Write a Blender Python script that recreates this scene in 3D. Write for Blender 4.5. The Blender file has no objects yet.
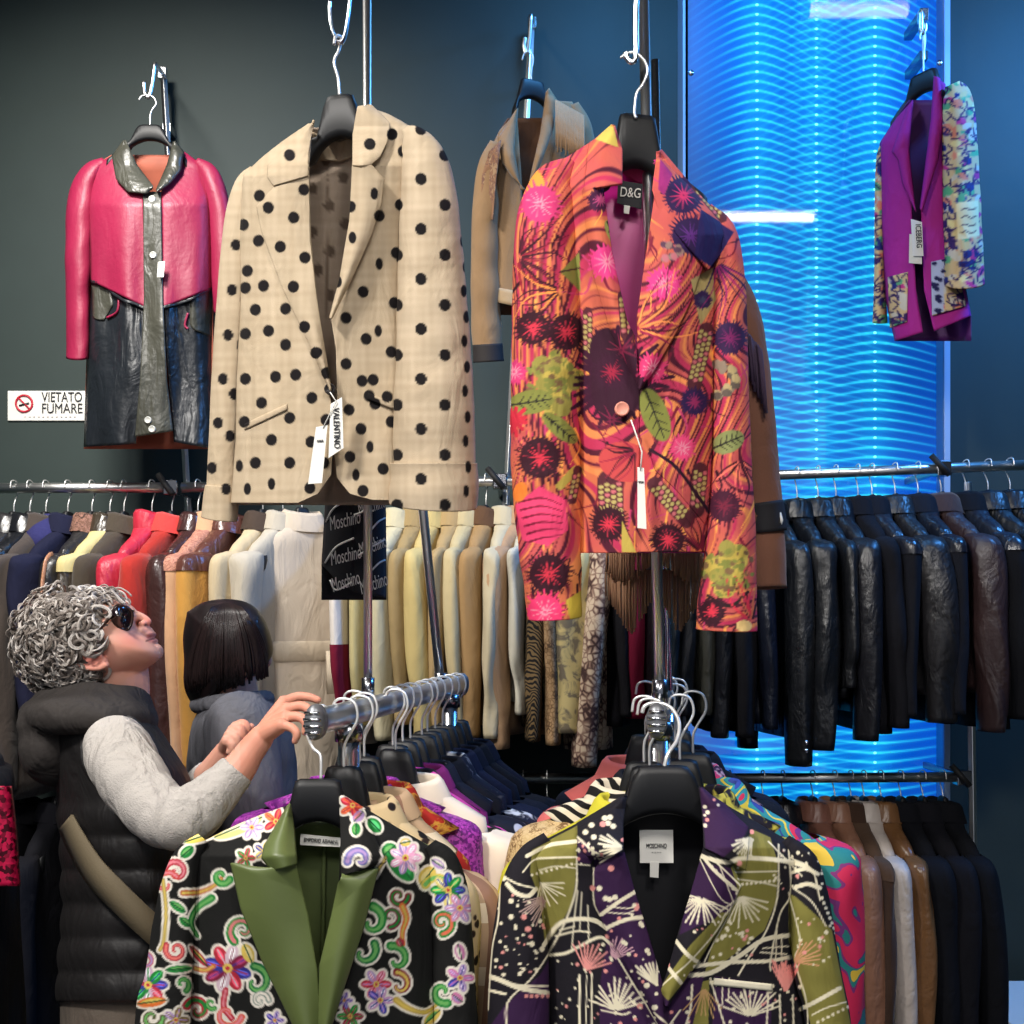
import bpy, math, random
import numpy as np
from mathutils import Vector
PI = math.pi
F, HZ, CH = 1100.0, 620.0, 1.55          # focal length (px), horizon row, camera height
SC = bpy.context.scene
COL = SC.collection
ORG = {}                                  # world origin of every object used as a parent

def P(px, py, Y):
    px = np.asarray(px, float); py = np.asarray(py, float); Y = np.asarray(Y, float) + 0*px
    return np.stack([(px-512)/F*Y, Y, CH+(HZ-py)/F*Y], -1)
def PX(V):
    V = np.asarray(V, float)
    return 512+F*V[..., 0]/V[..., 1], HZ-F*(V[..., 2]-CH)/V[..., 1]
def lin(c):
    c = np.asarray(c, float)/255.0
    return np.where(c <= 0.04045, c/12.92, ((c+0.055)/1.055)**2.4)

# ---------------------------------------------------------------- objects
def tag(o, label=None, cat=None, group=None, kind=None):
    if label: o['label'] = label
    if cat: o['category'] = cat
    if group: o['group'] = group
    if kind: o['kind'] = kind
    return o
def thing(name, label, cat, loc=(0, 0, 0), group=None):
    o = bpy.data.objects.new(name, None); COL.objects.link(o)
    o.empty_display_size = 0.05
    loc = tuple(float(v) for v in loc)
    o.location = loc; ORG[o] = np.array(loc)
    return tag(o, label, cat, group)

class MB:
    """collects shapes; build() links them as one mesh object"""
    def __init__(s): s.v = []; s.f = []; s.c = []; s.n = 0
    def add(s, V, Fc, col=None):
        V = np.asarray(V, float).reshape(-1, 3)
        s.v.append(V)
        for f in Fc: s.f.append(tuple(int(i)+s.n for i in f))
        if col is None: col = (200, 200, 200)
        col = np.asarray(col, float)
        if col.ndim == 1: col = np.tile(col, (len(V), 1))
        s.c.append(col); s.n += len(V)
        return s
    def box(s, a, b, col=None):
        x0, y0, z0 = a; x1, y1, z1 = b
        V = [(x0,y0,z0),(x1,y0,z0),(x1,y1,z0),(x0,y1,z0),(x0,y0,z1),(x1,y0,z1),(x1,y1,z1),(x0,y1,z1)]
        return s.add(V, [(3,2,1,0),(4,5,6,7),(0,1,5,4),(1,2,6,5),(2,3,7,6),(3,0,4,7)], col)
    def tube(s, pts, r, seg=10, col=None, cap=True, flat=None):
        V, Fc = tube(pts, r, seg, cap, flat); return s.add(V, Fc, col)
    def grid(s, A, cu=False, cv=False, col=None):
        V, Fc = gridf(A, cu, cv); return s.add(V, Fc, None if col is None else np.asarray(col).reshape(-1, 3) if np.ndim(col) > 1 else col)
    def ball(s, c, r, col=None, n=12, m=8):
        t = np.linspace(0, 2*PI, n, endpoint=False); p = np.linspace(0.02, PI-0.02, m)
        r = np.ones(3)*np.asarray(r, float)
        A = np.stack([np.sin(p)[:, None]*np.cos(t), np.sin(p)[:, None]*np.sin(t), np.cos(p)[:, None]+0*t], -1)*r+np.asarray(c, float)
        V, Fc = gridf(A, False, True)
        Fc = list(map(tuple, Fc))+[tuple(range(n))[::-1], tuple(range((m-1)*n, m*n))]
        return s.add(V, Fc, col)
    def build(s, name, mat, parent=None, smooth=True, solid=0, label=None, bevel=0, sub=0):
        V = np.concatenate(s.v); org = ORG.get(parent, np.zeros(3)) if parent else np.zeros(3)
        me = bpy.data.meshes.new(name)
        me.from_pydata((V-org).tolist(), [], s.f)
        C = np.concatenate(s.c)
        at = me.color_attributes.new('Col', 'FLOAT_COLOR', 'POINT')
        L = np.ones((len(V), 4), np.float32); L[:, :3] = lin(np.clip(C, 0, 255))
        at.data.foreach_set('color', L.ravel())
        if smooth: me.polygons.foreach_set('use_smooth', np.ones(len(me.polygons), bool))
        me.update()
        o = bpy.data.objects.new(name, me); COL.objects.link(o)
        me.materials.append(mat)
        if parent: o.parent = parent; ORG[o] = org
        if solid:
            m = o.modifiers.new('thickness', 'SOLIDIFY'); m.thickness = solid; m.offset = 0
        if bevel:
            m = o.modifiers.new('bevel', 'BEVEL'); m.width = bevel; m.segments = 2; m.limit_method = 'ANGLE'
        if sub:
            m = o.modifiers.new('sub', 'SUBSURF'); m.levels = sub; m.render_levels = sub
        if label: o['label'] = label
        return o

def gridf(A, cu=False, cv=False):
    n, m = A.shape[:2]
    I = np.arange(n*m).reshape(n, m)
    R = np.vstack([I, I[:1]]) if cu else I
    R = np.hstack([R, R[:, :1]]) if cv else R
    Fc = np.stack([R[:-1, :-1], R[:-1, 1:], R[1:, 1:], R[1:, :-1]], -1).reshape(-1, 4)
    return A.reshape(-1, 3), Fc
def catmull(pts, n=8):
    p = np.asarray(pts, float); k = len(p)
    if k < 3: return np.stack([p[0]+(p[-1]-p[0])*t for t in np.linspace(0, 1, n+1)])
    q = np.vstack([2*p[0]-p[1], p, 2*p[-1]-p[-2]]); out = []
    for i in range(k-1):
        a, b, c, d = q[i:i+4]
        for t in np.arange(n)/n:
            out.append(0.5*(2*b+(c-a)*t+(2*a-5*b+4*c-d)*t*t+(3*b-a-3*c+d)*t**3))
    out.append(p[-1]); return np.array(out)
def tube(pts, r, seg=10, cap=True, flat=None):
    p = np.asarray(pts, float); n = len(p)
    r = np.broadcast_to(np.asarray(r, float), (n,)) if np.ndim(r) < 2 else r
    T = np.gradient(p, axis=0); T /= np.linalg.norm(T, axis=1)[:, None]+1e-12
    up = np.array([0, 1.0, 0]) if abs(T[0][1]) < .9 else np.array([1.0, 0, 0])
    N = np.cross(T[0], up); N /= np.linalg.norm(N)
    Ns = [N]
    for i in range(1, n):
        v = Ns[-1]-T[i]*np.dot(Ns[-1], T[i]); Ns.append(v/np.linalg.norm(v))
    Ns = np.array(Ns); B = np.cross(T, Ns)
    t = np.linspace(0, 2*PI, seg, endpoint=False)
    fl = 1.0 if flat is None else flat
    A = p[:, None]+r[:, None, None]*(np.cos(t)[None, :, None]*Ns[:, None]+fl*np.sin(t)[None, :, None]*B[:, None])
    V, Fc = gridf(A, False, True); Fc = list(map(tuple, Fc))
    if cap: Fc += [tuple(range(seg))[::-1], tuple(range((n-1)*seg, n*seg))]
    return V, Fc
def resample(pts, n):
    p = np.asarray(pts, float)
    d = np.r_[0, np.cumsum(np.linalg.norm(np.diff(p, axis=0), axis=1))]
    t = np.linspace(0, d[-1], n)
    return np.stack([np.interp(t, d, p[:, k]) for k in range(p.shape[1])], -1)
def wob(u, v, seed, k=6, f=1.0):
    r = np.random.RandomState(seed); o = 0*np.asarray(u, float)
    for i in range(k):
        a, b = r.normal(0, f, 2); o = o+np.sin(a*u+b*v+r.uniform(0, 6.28))
    return o/math.sqrt(k)

# ---------------------------------------------------------------- materials
def newmat(name):
    m = bpy.data.materials.new(name); m.use_nodes = True
    nt = m.node_tree; b = nt.nodes['Principled BSDF']
    return m, nt, b
def setc(b, c): b.inputs['Base Color'].default_value = (*lin(c), 1)
def bump(nt, b, scale=300, strength=0.2, dist=0.002, detail=2, kind='noise', stretch=None, wr=0):
    tc = nt.nodes.new('ShaderNodeTexCoord')
    n = nt.nodes.new('ShaderNodeTexNoise' if kind == 'noise' else 'ShaderNodeTexVoronoi')
    n.inputs['Scale'].default_value = scale
    if kind == 'noise': n.inputs['Detail'].default_value = detail
    src = tc.outputs['Object']
    if stretch:
        mp = nt.nodes.new('ShaderNodeMapping'); mp.inputs['Scale'].default_value = stretch
        nt.links.new(src, mp.inputs['Vector']); src = mp.outputs['Vector']
    nt.links.new(src, n.inputs['Vector'])
    bm = nt.nodes.new('ShaderNodeBump'); bm.inputs['Strength'].default_value = strength; bm.inputs['Distance'].default_value = dist
    nt.links.new(n.outputs[0], bm.inputs['Height']); nt.links.new(bm.outputs['Normal'], b.inputs['Normal'])
    if not wr: return n
    w = nt.nodes.new('ShaderNodeTexNoise'); w.inputs['Scale'].default_value = 11; w.inputs['Detail'].default_value = 3; w.inputs['Distortion'].default_value = .8
    mp2 = nt.nodes.new('ShaderNodeMapping'); mp2.inputs['Scale'].default_value = (1.5, 1.5, .7)
    nt.links.new(tc.outputs['Object'], mp2.inputs['Vector']); nt.links.new(mp2.outputs['Vector'], w.inputs['Vector'])
    bw = nt.nodes.new('ShaderNodeBump'); bw.inputs['Strength'].default_value = .6; bw.inputs['Distance'].default_value = wr
    nt.links.new(w.outputs[0], bw.inputs['Height']); nt.links.new(bw.outputs['Normal'], bm.inputs['Normal'])
    return n
MATS = {}
def plain(name, c, rough=0.8, metal=0, spec=0.5, bs=0, bstr=0.2, bd=0.002, sheen=0, bk='noise', var=0, stretch=None, coat=0, wr=0):
    if name in MATS: return MATS[name]
    m, nt, b = newmat(name); setc(b, c)
    b.inputs['Roughness'].default_value = rough; b.inputs['Metallic'].default_value = metal
    b.inputs['Specular IOR Level'].default_value = spec
    if sheen: b.inputs['Sheen Weight'].default_value = sheen
    if coat: b.inputs['Coat Weight'].default_value = coat; b.inputs['Coat Roughness'].default_value = .15
    if bs: bump(nt, b, bs, bstr, bd, kind=bk, stretch=stretch, wr=wr)
    if var:
        tc = nt.nodes.new('ShaderNodeTexCoord'); n = nt.nodes.new('ShaderNodeTexNoise'); n.inputs['Scale'].default_value = 9; n.inputs['Detail'].default_value = 6
        nt.links.new(tc.outputs['Object'], n.inputs['Vector'])
        mx = nt.nodes.new('ShaderNodeMix'); mx.data_type = 'RGBA'
        c = np.asarray(c, float)
        mx.inputs[6].default_value = (*lin(np.clip(c*(1-var), 0, 255)), 1); mx.inputs[7].default_value = (*lin(np.clip(c*(1+var), 0, 255)), 1)
        nt.links.new(n.outputs[0], mx.inputs[0]); nt.links.new(mx.outputs[2], b.inputs['Base Color'])
    MATS[name] = m; return m
def leather(c, rough=0.34):
    return plain('leather_%d_%d_%d' % tuple(c), c, rough, bs=60, bstr=.35, bd=.004, spec=.55, var=.12, wr=.02)
def cloth(c, rough=0.9):
    return plain('cloth_%d_%d_%d' % tuple(int(v) for v in c), c, rough, bs=500, bstr=.25, bd=.0015, spec=.2, var=.06, wr=.014)
def suede(c):
    return plain('suede_%d_%d_%d' % tuple(c), c, .95, bs=250, bstr=.3, bd=.002, spec=.15, var=.15, sheen=.15, wr=.012)
def painted(name='printed_cloth', rough=.85, bs=600, bstr=.2, spec=.25, metal=0):
    if name in MATS: return MATS[name]
    m, nt, b = newmat(name); b.inputs['Roughness'].default_value = rough; b.inputs['Specular IOR Level'].default_value = spec
    b.inputs['Metallic'].default_value = metal
    a = nt.nodes.new('ShaderNodeVertexColor'); a.layer_name = 'Col'
    nt.links.new(a.outputs['Color'], b.inputs['Base Color'])
    if bs: bump(nt, b, bs, bstr, .0015, wr=.014)
    MATS[name] = m; return m
def emis(name, c, s):
    m, nt, b = newmat(name); setc(b, c)
    b.inputs['Emission Color'].default_value = (*lin(c), 1); b.inputs['Emission Strength'].default_value = s
    return m
def patmat(name, kind, c1, c2, c3=None, scale=20, rough=.8):
    """two/three colour woven or animal prints in object space"""
    if name in MATS: return MATS[name]
    m, nt, b = newmat(name); b.inputs['Roughness'].default_value = rough; b.inputs['Specular IOR Level'].default_value = .25
    N = nt.nodes.new; L = nt.links.new
    tc = N('ShaderNodeTexCoord'); src = tc.outputs['Object']
    def ramp(fac, stops):
        r = N('ShaderNodeValToRGB'); r.color_ramp.interpolation = 'LINEAR'
        while len(r.color_ramp.elements) < len(stops): r.color_ramp.elements.new(.5)
        for e, (p, c) in zip(r.color_ramp.elements, stops): e.position = p; e.color = (*lin(c), 1)
        L(fac, r.inputs[0]); return r.outputs[0]
    if kind == 'zebra':
        w = N('ShaderNodeTexWave'); w.inputs['Scale'].default_value = scale; w.inputs['Distortion'].default_value = 9; w.inputs['Detail'].default_value = 1; w.inputs['Detail Scale'].default_value = .6
        w.bands_direction = 'DIAGONAL'; L(src, w.inputs['Vector']); out = ramp(w.outputs[0], [(.42, c1), (.52, c2)])
    elif kind == 'spots':
        v = N('ShaderNodeTexVoronoi'); v.inputs['Scale'].default_value = scale; L(src, v.inputs['Vector'])
        out = ramp(v.outputs['Distance'], [(.22, c2), (.3, c2 if c3 is None else c3), (.36, c1)])
    elif kind == 'snake':
        v = N('ShaderNodeTexVoronoi'); v.feature = 'DISTANCE_TO_EDGE'; v.inputs['Scale'].default_value = scale; L(src, v.inputs['Vector'])
        n = N('ShaderNodeTexNoise'); n.inputs['Scale'].default_value = scale*.35; L(src, n.inputs['Vector'])
        mt = N('ShaderNodeMath'); mt.operation = 'ADD'; L(v.outputs['Distance'], mt.inputs[0]); L(n.outputs[0], mt.inputs[1])
        out = ramp(mt.outputs[0], [(.45, c2), (.6, c1), (.75, c3 or c1)])
    elif kind == 'plaid':
        sp = N('ShaderNodeSeparateXYZ'); L(src, sp.inputs[0])
        def band(sock, f, w):
            a = N('ShaderNodeMath'); a.operation = 'MULTIPLY'; a.inputs[1].default_value = f; L(sock, a.inputs[0])
            q = N('ShaderNodeMath'); q.operation = 'FRACT'; L(a.outputs[0], q.inputs[0])
            g = N('ShaderNodeMath'); g.operation = 'LESS_THAN'; g.inputs[1].default_value = w; L(q.outputs[0], g.inputs[0]); return g.outputs[0]
        hx = N('ShaderNodeMath'); hx.operation = 'ADD'; L(sp.outputs['X'], hx.inputs[0]); L(sp.outputs['Y'], hx.inputs[1])
        b1 = band(sp.outputs['Z'], scale, .3); b2 = band(hx.outputs[0], scale*.8, .3)
        m1 = N('ShaderNodeMix'); m1.data_type = 'RGBA'; m1.inputs[6].default_value = (*lin(c1), 1); m1.inputs[7].default_value = (*lin(c2), 1); L(b1, m1.inputs[0])
        m2 = N('ShaderNodeMix'); m2.data_type = 'RGBA'; m2.inputs[7].default_value = (*lin(c3), 1); L(m1.outputs[2], m2.inputs[6]); L(b2, m2.inputs[0])
        out = m2.outputs[2]
    elif kind == 'blotch':
        n = N('ShaderNodeTexNoise'); n.inputs['Scale'].default_value = scale; n.inputs['Detail'].default_value = 3; n.inputs['Distortion'].default_value = 1.2; L(src, n.inputs['Vector'])
        out = ramp(n.outputs[0], [(.46, c1), (.5, c2), (.62, c3 or c2)])
    elif kind == 'glitter':
        v = N('ShaderNodeTexVoronoi'); v.inputs['Scale'].default_value = scale; L(src, v.inputs['Vector'])
        hs = N('ShaderNodeSeparateColor'); L(v.outputs['Color'], hs.inputs[0])
        out = ramp(hs.outputs[0], [(.2, c1), (.8, c2)])
    L(out, b.inputs['Base Color'])
    MATS[name] = m; return m
def chrome(name='chrome', c=(232, 234, 238), rough=.2):
    return plain(name, c, rough, 1.0)
def text_mesh(body, mat, parent, pos, size, xdir=(1, 0, 0), updir=(0, 0, 1), name='lettering', shear=0, depth=.0006, fit=None):
    cu = bpy.data.curves.new(name, 'FONT'); cu.body = body; cu.size = 1; cu.align_x = 'CENTER'; cu.align_y = 'CENTER'; cu.shear = shear
    cu.extrude = .01
    o = bpy.data.objects.new(name, cu); COL.objects.link(o)
    bpy.context.view_layer.update()
    me = bpy.data.meshes.new_from_object(o.evaluated_get(bpy.context.evaluated_depsgraph_get()))
    bpy.data.objects.remove(o)
    v = np.empty(len(me.vertices)*3); me.vertices.foreach_get('co', v); v = v.reshape(-1, 3)
    x = np.asarray(xdir, float); u = np.asarray(updir, float); n = np.cross(x, u)
    sx = size if fit is None else fit/max(1e-6, v[:, 0].max()-v[:, 0].min())
    org = ORG.get(parent, np.zeros(3))
    W = np.asarray(pos, float)-org+(v[:, :1]*sx)*x+(v[:, 1:2]*size)*u+(v[:, 2:]/.01*depth)*n
    me.vertices.foreach_set('co', W.ravel()); me.update()
    me.materials.clear(); me.materials.append(mat)
    ob = bpy.data.objects.new(name, me); COL.objects.link(ob)
    if parent: ob.parent = parent; ORG[ob] = org
    return ob

# ---------------------------------------------------------------- pattern painter (photo-pixel space of one garment)
class Ink:
    def __init__(s, x, y, base):
        s.x = np.asarray(x, float).ravel(); s.y = np.asarray(y, float).ravel()
        b = np.asarray(base, float)
        s.c = np.tile(b, (len(s.x), 1)) if b.ndim == 1 else b.copy()
        s.o = np.argsort(s.y, kind='stable'); s.ys = s.y[s.o]
    def near(s, x0, x1, y0, y1):
        a, b = np.searchsorted(s.ys, [y0, y1]); i = s.o[a:b]
        xx = s.x[i]; return i[(xx >= x0) & (xx <= x1)]
    def put(s, i, a, col):
        a = np.clip(a, 0, 1)[:, None]; s.c[i] = s.c[i]*(1-a)+np.asarray(col, float)*a
    def ell(s, cx, cy, rx, ry=None, rot=0, col=(0, 0, 0), soft=.7):
        ry = ry or rx; R = max(rx, ry)+2
        i = s.near(cx-R, cx+R, cy-R, cy+R)
        if not len(i): return
        dx = s.x[i]-cx; dy = s.y[i]-cy; c, n = math.cos(rot), math.sin(rot)
        u = (dx*c+dy*n)/rx; v = (-dx*n+dy*c)/ry; d = (np.hypot(u, v)-1)*min(rx, ry)
        s.put(i, .5-d/soft, col)
    def poly(s, pts, col, soft=.7):
        p = np.asarray(pts, float); i = s.near(p[:, 0].min()-1, p[:, 0].max()+1, p[:, 1].min()-1, p[:, 1].max()+1)
        if not len(i): return
        x, y = s.x[i], s.y[i]; ins = np.zeros(len(i), bool); d = np.full(len(i), 1e9)
        q = np.roll(p, -1, 0)
        for (ax, ay), (bx, by) in zip(p, q):
            cr = ((ay > y) != (by > y)); xs = (bx-ax)*(y-ay)/((by-ay) if by != ay else 1e-9)+ax
            ins ^= cr & (x < xs)
            t = np.clip(((x-ax)*(bx-ax)+(y-ay)*(by-ay))/((bx-ax)**2+(by-ay)**2+1e-9), 0, 1)
            d = np.minimum(d, np.hypot(x-ax-t*(bx-ax), y-ay-t*(by-ay)))
        d = np.where(ins, -d, d); s.put(i, .5-d/soft, col)
    def line(s, pts, w, col, w2=None, smooth=True, soft=.7):
        p = catmull(pts, 5) if smooth and len(pts) > 2 else np.asarray(pts, float)
        w2 = w if w2 is None else w2; W = max(w, w2)+2
        i = s.near(p[:, 0].min()-W, p[:, 0].max()+W, p[:, 1].min()-W, p[:, 1].max()+W)
        if not len(i): return
        x, y = s.x[i], s.y[i]; d = np.full(len(i), 1e9); n = len(p)-1
        for k in range(n):
            (ax, ay), (bx, by) = p[k], p[k+1]
            t = np.clip(((x-ax)*(bx-ax)+(y-ay)*(by-ay))/((bx-ax)**2+(by-ay)**2+1e-9), 0, 1)
            d = np.minimum(d, np.hypot(x-ax-t*(bx-ax), y-ay-t*(by-ay))-(w+(w2-w)*(k+t)/n)*.5)
        s.put(i, .5-d/soft, col)
    def burst(s, cx, cy, r0, r1, n, w, col, a0=0, a1=2*PI, seed=0, w2=None, jit=.15):
        r = random.Random(seed)
        for k in range(n):
            a = a0+(a1-a0)*(k+.5)/n+r.uniform(-.5, .5)*(a1-a0)/n*.5
            q = r1*(1-r.random()*jit*2)
            s.line([(cx+r0*math.cos(a), cy+r0*math.sin(a)), (cx+q*math.cos(a), cy+q*math.sin(a))], w, col, w2)

# ---------------------------------------------------------------- camera
cam = bpy.data.cameras.new('camera'); cam.sensor_width = 36; cam.lens = 36*F/1024
cam.shift_y = (HZ-512)/1024; cam.clip_start = .05
co = bpy.data.objects.new('camera', cam); COL.objects.link(co)
co.location = (0, 0, CH); co.rotation_euler = (PI/2, 0, 0)
SC.camera = co
SC.view_settings.view_transform = 'Standard'; SC.view_settings.look = 'None'; SC.view_settings.gamma = 1; SC.view_settings.exposure = 0
# ================================================================ the room
WY = 3.42
wallm = plain('wall_paint', (48, 60, 57), .62, bs=40, bstr=.08, bd=.002, spec=.35, var=.05)
floorm = plain('floor_dark', (40, 40, 44), .45, bs=20, bstr=.1)
ceilm = plain('ceiling_paint', (46, 48, 52), .9)
def struct(name, a, b, m):
    return tag(MB().box(a, b).build(name, m, smooth=False), kind='structure')
struct('wall_back', (-2.45, WY, 0), (2.45, WY+.1, 3.8), wallm)
struct('wall_left', (-2.45, -1.6, 0), (-2.35, WY, 3.8), wallm)
struct('wall_right', (2.35, -1.6, 0), (2.45, WY, 3.8), wallm)
struct('floor', (-2.45, -1.6, -.1), (2.45, WY+.1, 0), floorm)
struct('ceiling', (-2.45, -1.6, 3.72), (2.45, WY+.1, 3.82), ceilm)
CHR = chrome(); CHD = chrome('chrome_dark', (150, 152, 158), .22)
BLK = plain('black_plastic', (12, 13, 16), .5, spec=.4)
MAT_BLK = plain('black_matte', (12, 12, 14), .7)
WHT = plain('white_card', (232, 230, 222), .7)
PRNT = plain('ink_print', (40, 40, 42), .8)
RAILM = chrome('brushed_rail', (232, 232, 230), .3)
WIRE = plain('hook_wire', (226, 226, 224), .35, .55)

# ---- ceiling tube lamps
def lamp(x, y, ln=.5, lab='', st=9):
    lampm = emis('tube_glow', (255, 247, 232), st)
    t = thing('ceiling_lamp', lab, 'lamp', (x, y, 3.72), 'ceiling tube lamps')
    MB().box((x-ln/2-.03, y-.04, 3.685), (x+ln/2+.03, y+.04, 3.72)).build('housing', WHT, t, False, bevel=.004)
    MB().tube([(x-ln/2, y, 3.66), (x+ln/2, y, 3.66)], .018, 12).build('tube', lampm, t)
    for s in (-1, 1): MB().box((x+s*(ln/2+.012)-.012, y-.02, 3.64), (x+s*(ln/2+.012)+.012, y+.02, 3.69)).build('socket', WHT, t, False)
lamp(1.33, .86, .5, 'short white ceiling tube lamp right of the racks', 16)
lamp(1.2, 2.82, .34, 'short white ceiling tube lamp over the glowing wall panel', 4)

# ---- glowing blue wall panel
def led_panel():
    t = thing('light_panel', 'tall blue glowing LED wall panel of wavy light lines behind clear acrylic', 'light panel', P(815, 850, WY))
    Y = 3.375; x0, x1, y0, y1 = 688, 943, -30, 860
    nx, ny = 200, 720
    X, Yy = np.meshgrid(np.linspace(x0, x1, nx), np.linspace(y0, y1, ny))
    A = P(X, Yy, Y)
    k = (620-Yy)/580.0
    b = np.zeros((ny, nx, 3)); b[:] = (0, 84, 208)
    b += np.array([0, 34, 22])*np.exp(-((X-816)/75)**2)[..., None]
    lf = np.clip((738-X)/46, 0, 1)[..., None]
    b = b*(1-lf*.8)+np.array([72, 112, 186])*lf*.8  # pale haze of the left margin painted into the sheet colour
    b += np.array([10, 60, 36])*(np.exp(-((X-757)/16)**2)+np.exp(-((X-875)/16)**2)+.5*np.exp(-((X-816)/14)**2))[..., None]*.7  # bright halo beside each LED column, painted into the emission
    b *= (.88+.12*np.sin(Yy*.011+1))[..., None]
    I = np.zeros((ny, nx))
    for xc, amp, ph, wd in ((757, 1.15, 0, 72), (816.5, .75, 5.0, 60), (875, 1.15, 3.2, 74)):  # reflected LED light painted as drooping lines around each column
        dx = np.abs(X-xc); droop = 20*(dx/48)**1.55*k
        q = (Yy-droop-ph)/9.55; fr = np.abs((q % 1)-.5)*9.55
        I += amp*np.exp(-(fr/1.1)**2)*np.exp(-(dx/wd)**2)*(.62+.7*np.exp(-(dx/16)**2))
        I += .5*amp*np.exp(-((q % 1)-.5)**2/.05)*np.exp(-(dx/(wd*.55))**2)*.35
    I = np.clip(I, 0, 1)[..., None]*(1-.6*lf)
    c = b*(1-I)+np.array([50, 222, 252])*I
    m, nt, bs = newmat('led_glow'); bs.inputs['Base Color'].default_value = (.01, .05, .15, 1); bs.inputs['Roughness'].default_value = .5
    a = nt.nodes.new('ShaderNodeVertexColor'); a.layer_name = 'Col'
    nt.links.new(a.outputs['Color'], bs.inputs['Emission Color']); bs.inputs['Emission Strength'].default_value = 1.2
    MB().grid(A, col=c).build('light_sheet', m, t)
    bm = MB(); pa, pb = P(x0-1, y1, 3.3), P(x1+1, y0, 3.3)
    bm.box((P(x0, 0, Y)[0], Y+.004, P(0, y1, Y)[2]), (P(x1, 0, Y)[0], WY-.004, P(0, y0, Y)[2])).build('back_box', MAT_BLK, t, False)
    dots = emis('led_dot', (170, 250, 255), 2.2)
    for xc, ph in ((757, 0), (816.5, 5.0), (875, 3.2)):
        mb = MB()
        for j in range(-2, 88):
            yy = (j+.5)*9.55+ph
            if yy < y1-4: mb.ball(P(xc, yy, Y-.003), (.0055, .003, .004), n=6, m=4)
        mb.build('led_strip', dots if False else emis('led_strip_%d' % int(xc), (130, 244, 255), 1.9), t)
    # clear acrylic cover standing proud of the sheet
    am, nt, bs = newmat('clear_acrylic')
    N = nt.nodes.new; tr = N('ShaderNodeBsdfTransparent'); tr.inputs[0].default_value = (.93, .97, 1, 1)
    gl = N('ShaderNodeBsdfGlossy'); gl.inputs['Roughness'].default_value = .03; gl.inputs[0].default_value = (1, 1, 1, 1)
    fr = N('ShaderNodeFresnel'); fr.inputs[0].default_value = 1.5
    mx = N('ShaderNodeMixShader'); nt.links.new(fr.outputs[0], mx.inputs[0]); nt.links.new(tr.outputs[0], mx.inputs[1]); nt.links.new(gl.outputs[0], mx.inputs[2])
    nt.links.new(mx.outputs[0], nt.nodes['Material Output'].inputs[0])
    Ya = 3.315
    cx0, cx1 = P(684, 0, Ya)[0], P(948, 0, Ya)[0]; cz0, cz1 = P(0, 852, Ya)[2], P(0, -25, Ya)[2]
    MB().box((cx0, Ya, cz0), (cx1, Ya+.006, cz1)).build('acrylic_cover', am, t, False)
    em = plain('acrylic_edge', (150, 175, 205), .3, spec=.6)
    for xa in (cx0-.004, cx1-.012): MB().box((xa, Ya-.003, cz0), (xa+(.008 if xa < 1 else .018), WY-.004, cz1)).build('side_strip', em, t, False, bevel=.001)
    for px, py in ((691, 73), (940, 63), (691, 560), (940, 700)): MB().ball(P(px, py, Ya-.004), (.009, .006, .009)).build('screw', CHR, t)
led_panel()

# ---- no smoking sign
def sign():
    Y = WY-.002; a = P(8, 421, Y); b = P(88, 391, Y)
    t = thing('wall_sign', 'white no smoking sign on the wall left of the pink coat', 'sign', ((a[0]+b[0])/2, WY, a[2]))
    MB().box((a[0], WY-.006, a[2]), (b[0], WY, b[2])).build('plate', WHT, t, False, bevel=.002)
    red = plain('sign_red', (200, 40, 60), .6)
    yy = WY-.0078; c = P(24, 403.5, yy)
    th = np.linspace(0, 2*PI, 33)
    mb = MB(); r = 8.2/F*yy
    mb.tube([(c[0]+r*math.cos(q), yy, c[2]+r*math.sin(q)) for q in th], .0034, 6, cap=False)
    mb.tube([(c[0]-r*.7, yy, c[2]+r*.7), (c[0]+r*.7, yy, c[2]-r*.7)], .0028, 6)
    mb.build('prohibition_ring', red, t)
    mb = MB(); mb.tube([(c[0]-r*.6, yy-.001, c[2]-r*.25), (c[0]+r*.6, yy-.001, c[2]+r*.05)], .0022, 6); mb.build('cigarette', PRNT, t)
    text_mesh('VIETATO', PRNT, t, P(62, 397.5, yy), .043, fit=.125)
    text_mesh('FUMARE', PRNT, t, P(62, 408.8, yy), .043, fit=.125)
    text_mesh('- - - - - - - - - - - -', plain('faint_print', (170, 150, 150), .8), t, P(50, 416.5, yy), .012, fit=.16)
sign()

# ---- rails and posts along the back wall
RY = 3.1
def rail(name, lab, a, b, Y, r=.0145, joints=(), group='wall rails'):
    pa, pb = P(*a, Y), P(*b, Y)
    t = thing(name, lab, 'rail', (pa+pb)/2, group)
    MB().tube([pa, pb], r, 16).build('tube', RAILM, t)
    for jx in joints:
        f = (jx-a[0])/(b[0]-a[0]); p = pa+(pb-pa)*f
        mb = MB(); mb.box(p-np.array([.02, .02, .022]), p+np.array([.02, .02, .02]))
        mb.box(p+np.array([-.008, .0, -.012]), np.array([p[0]+.008, WY, p[2]+.008])); mb.build('bracket', CHD, t, False, bevel=.003)
        mb = MB(); mb.tube([p+np.array([-.035, -.012, .035]), p+np.array([.01, -.03, -.022])], .009, 8); mb.build('clamp', MAT_BLK, t)
    return t
rail('hanging_rail', 'left chrome hanging rail under the pink coat', (-70, 488.5), (178, 487.5), RY, joints=(172,))
rail('hanging_rail', 'middle chrome hanging rail behind the polka dot blazer', (182, 487.5), (742, 476.5), RY, joints=(500,))
rail('hanging_rail', 'right upper chrome hanging rail in front of the blue panel', (745, 476.5), (1075, 463), RY, joints=(760, 942))
rail('hanging_rail', 'right lower chrome hanging rail under the blue panel', (690, 778.5), (969, 777), RY, joints=(962,))
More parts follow.
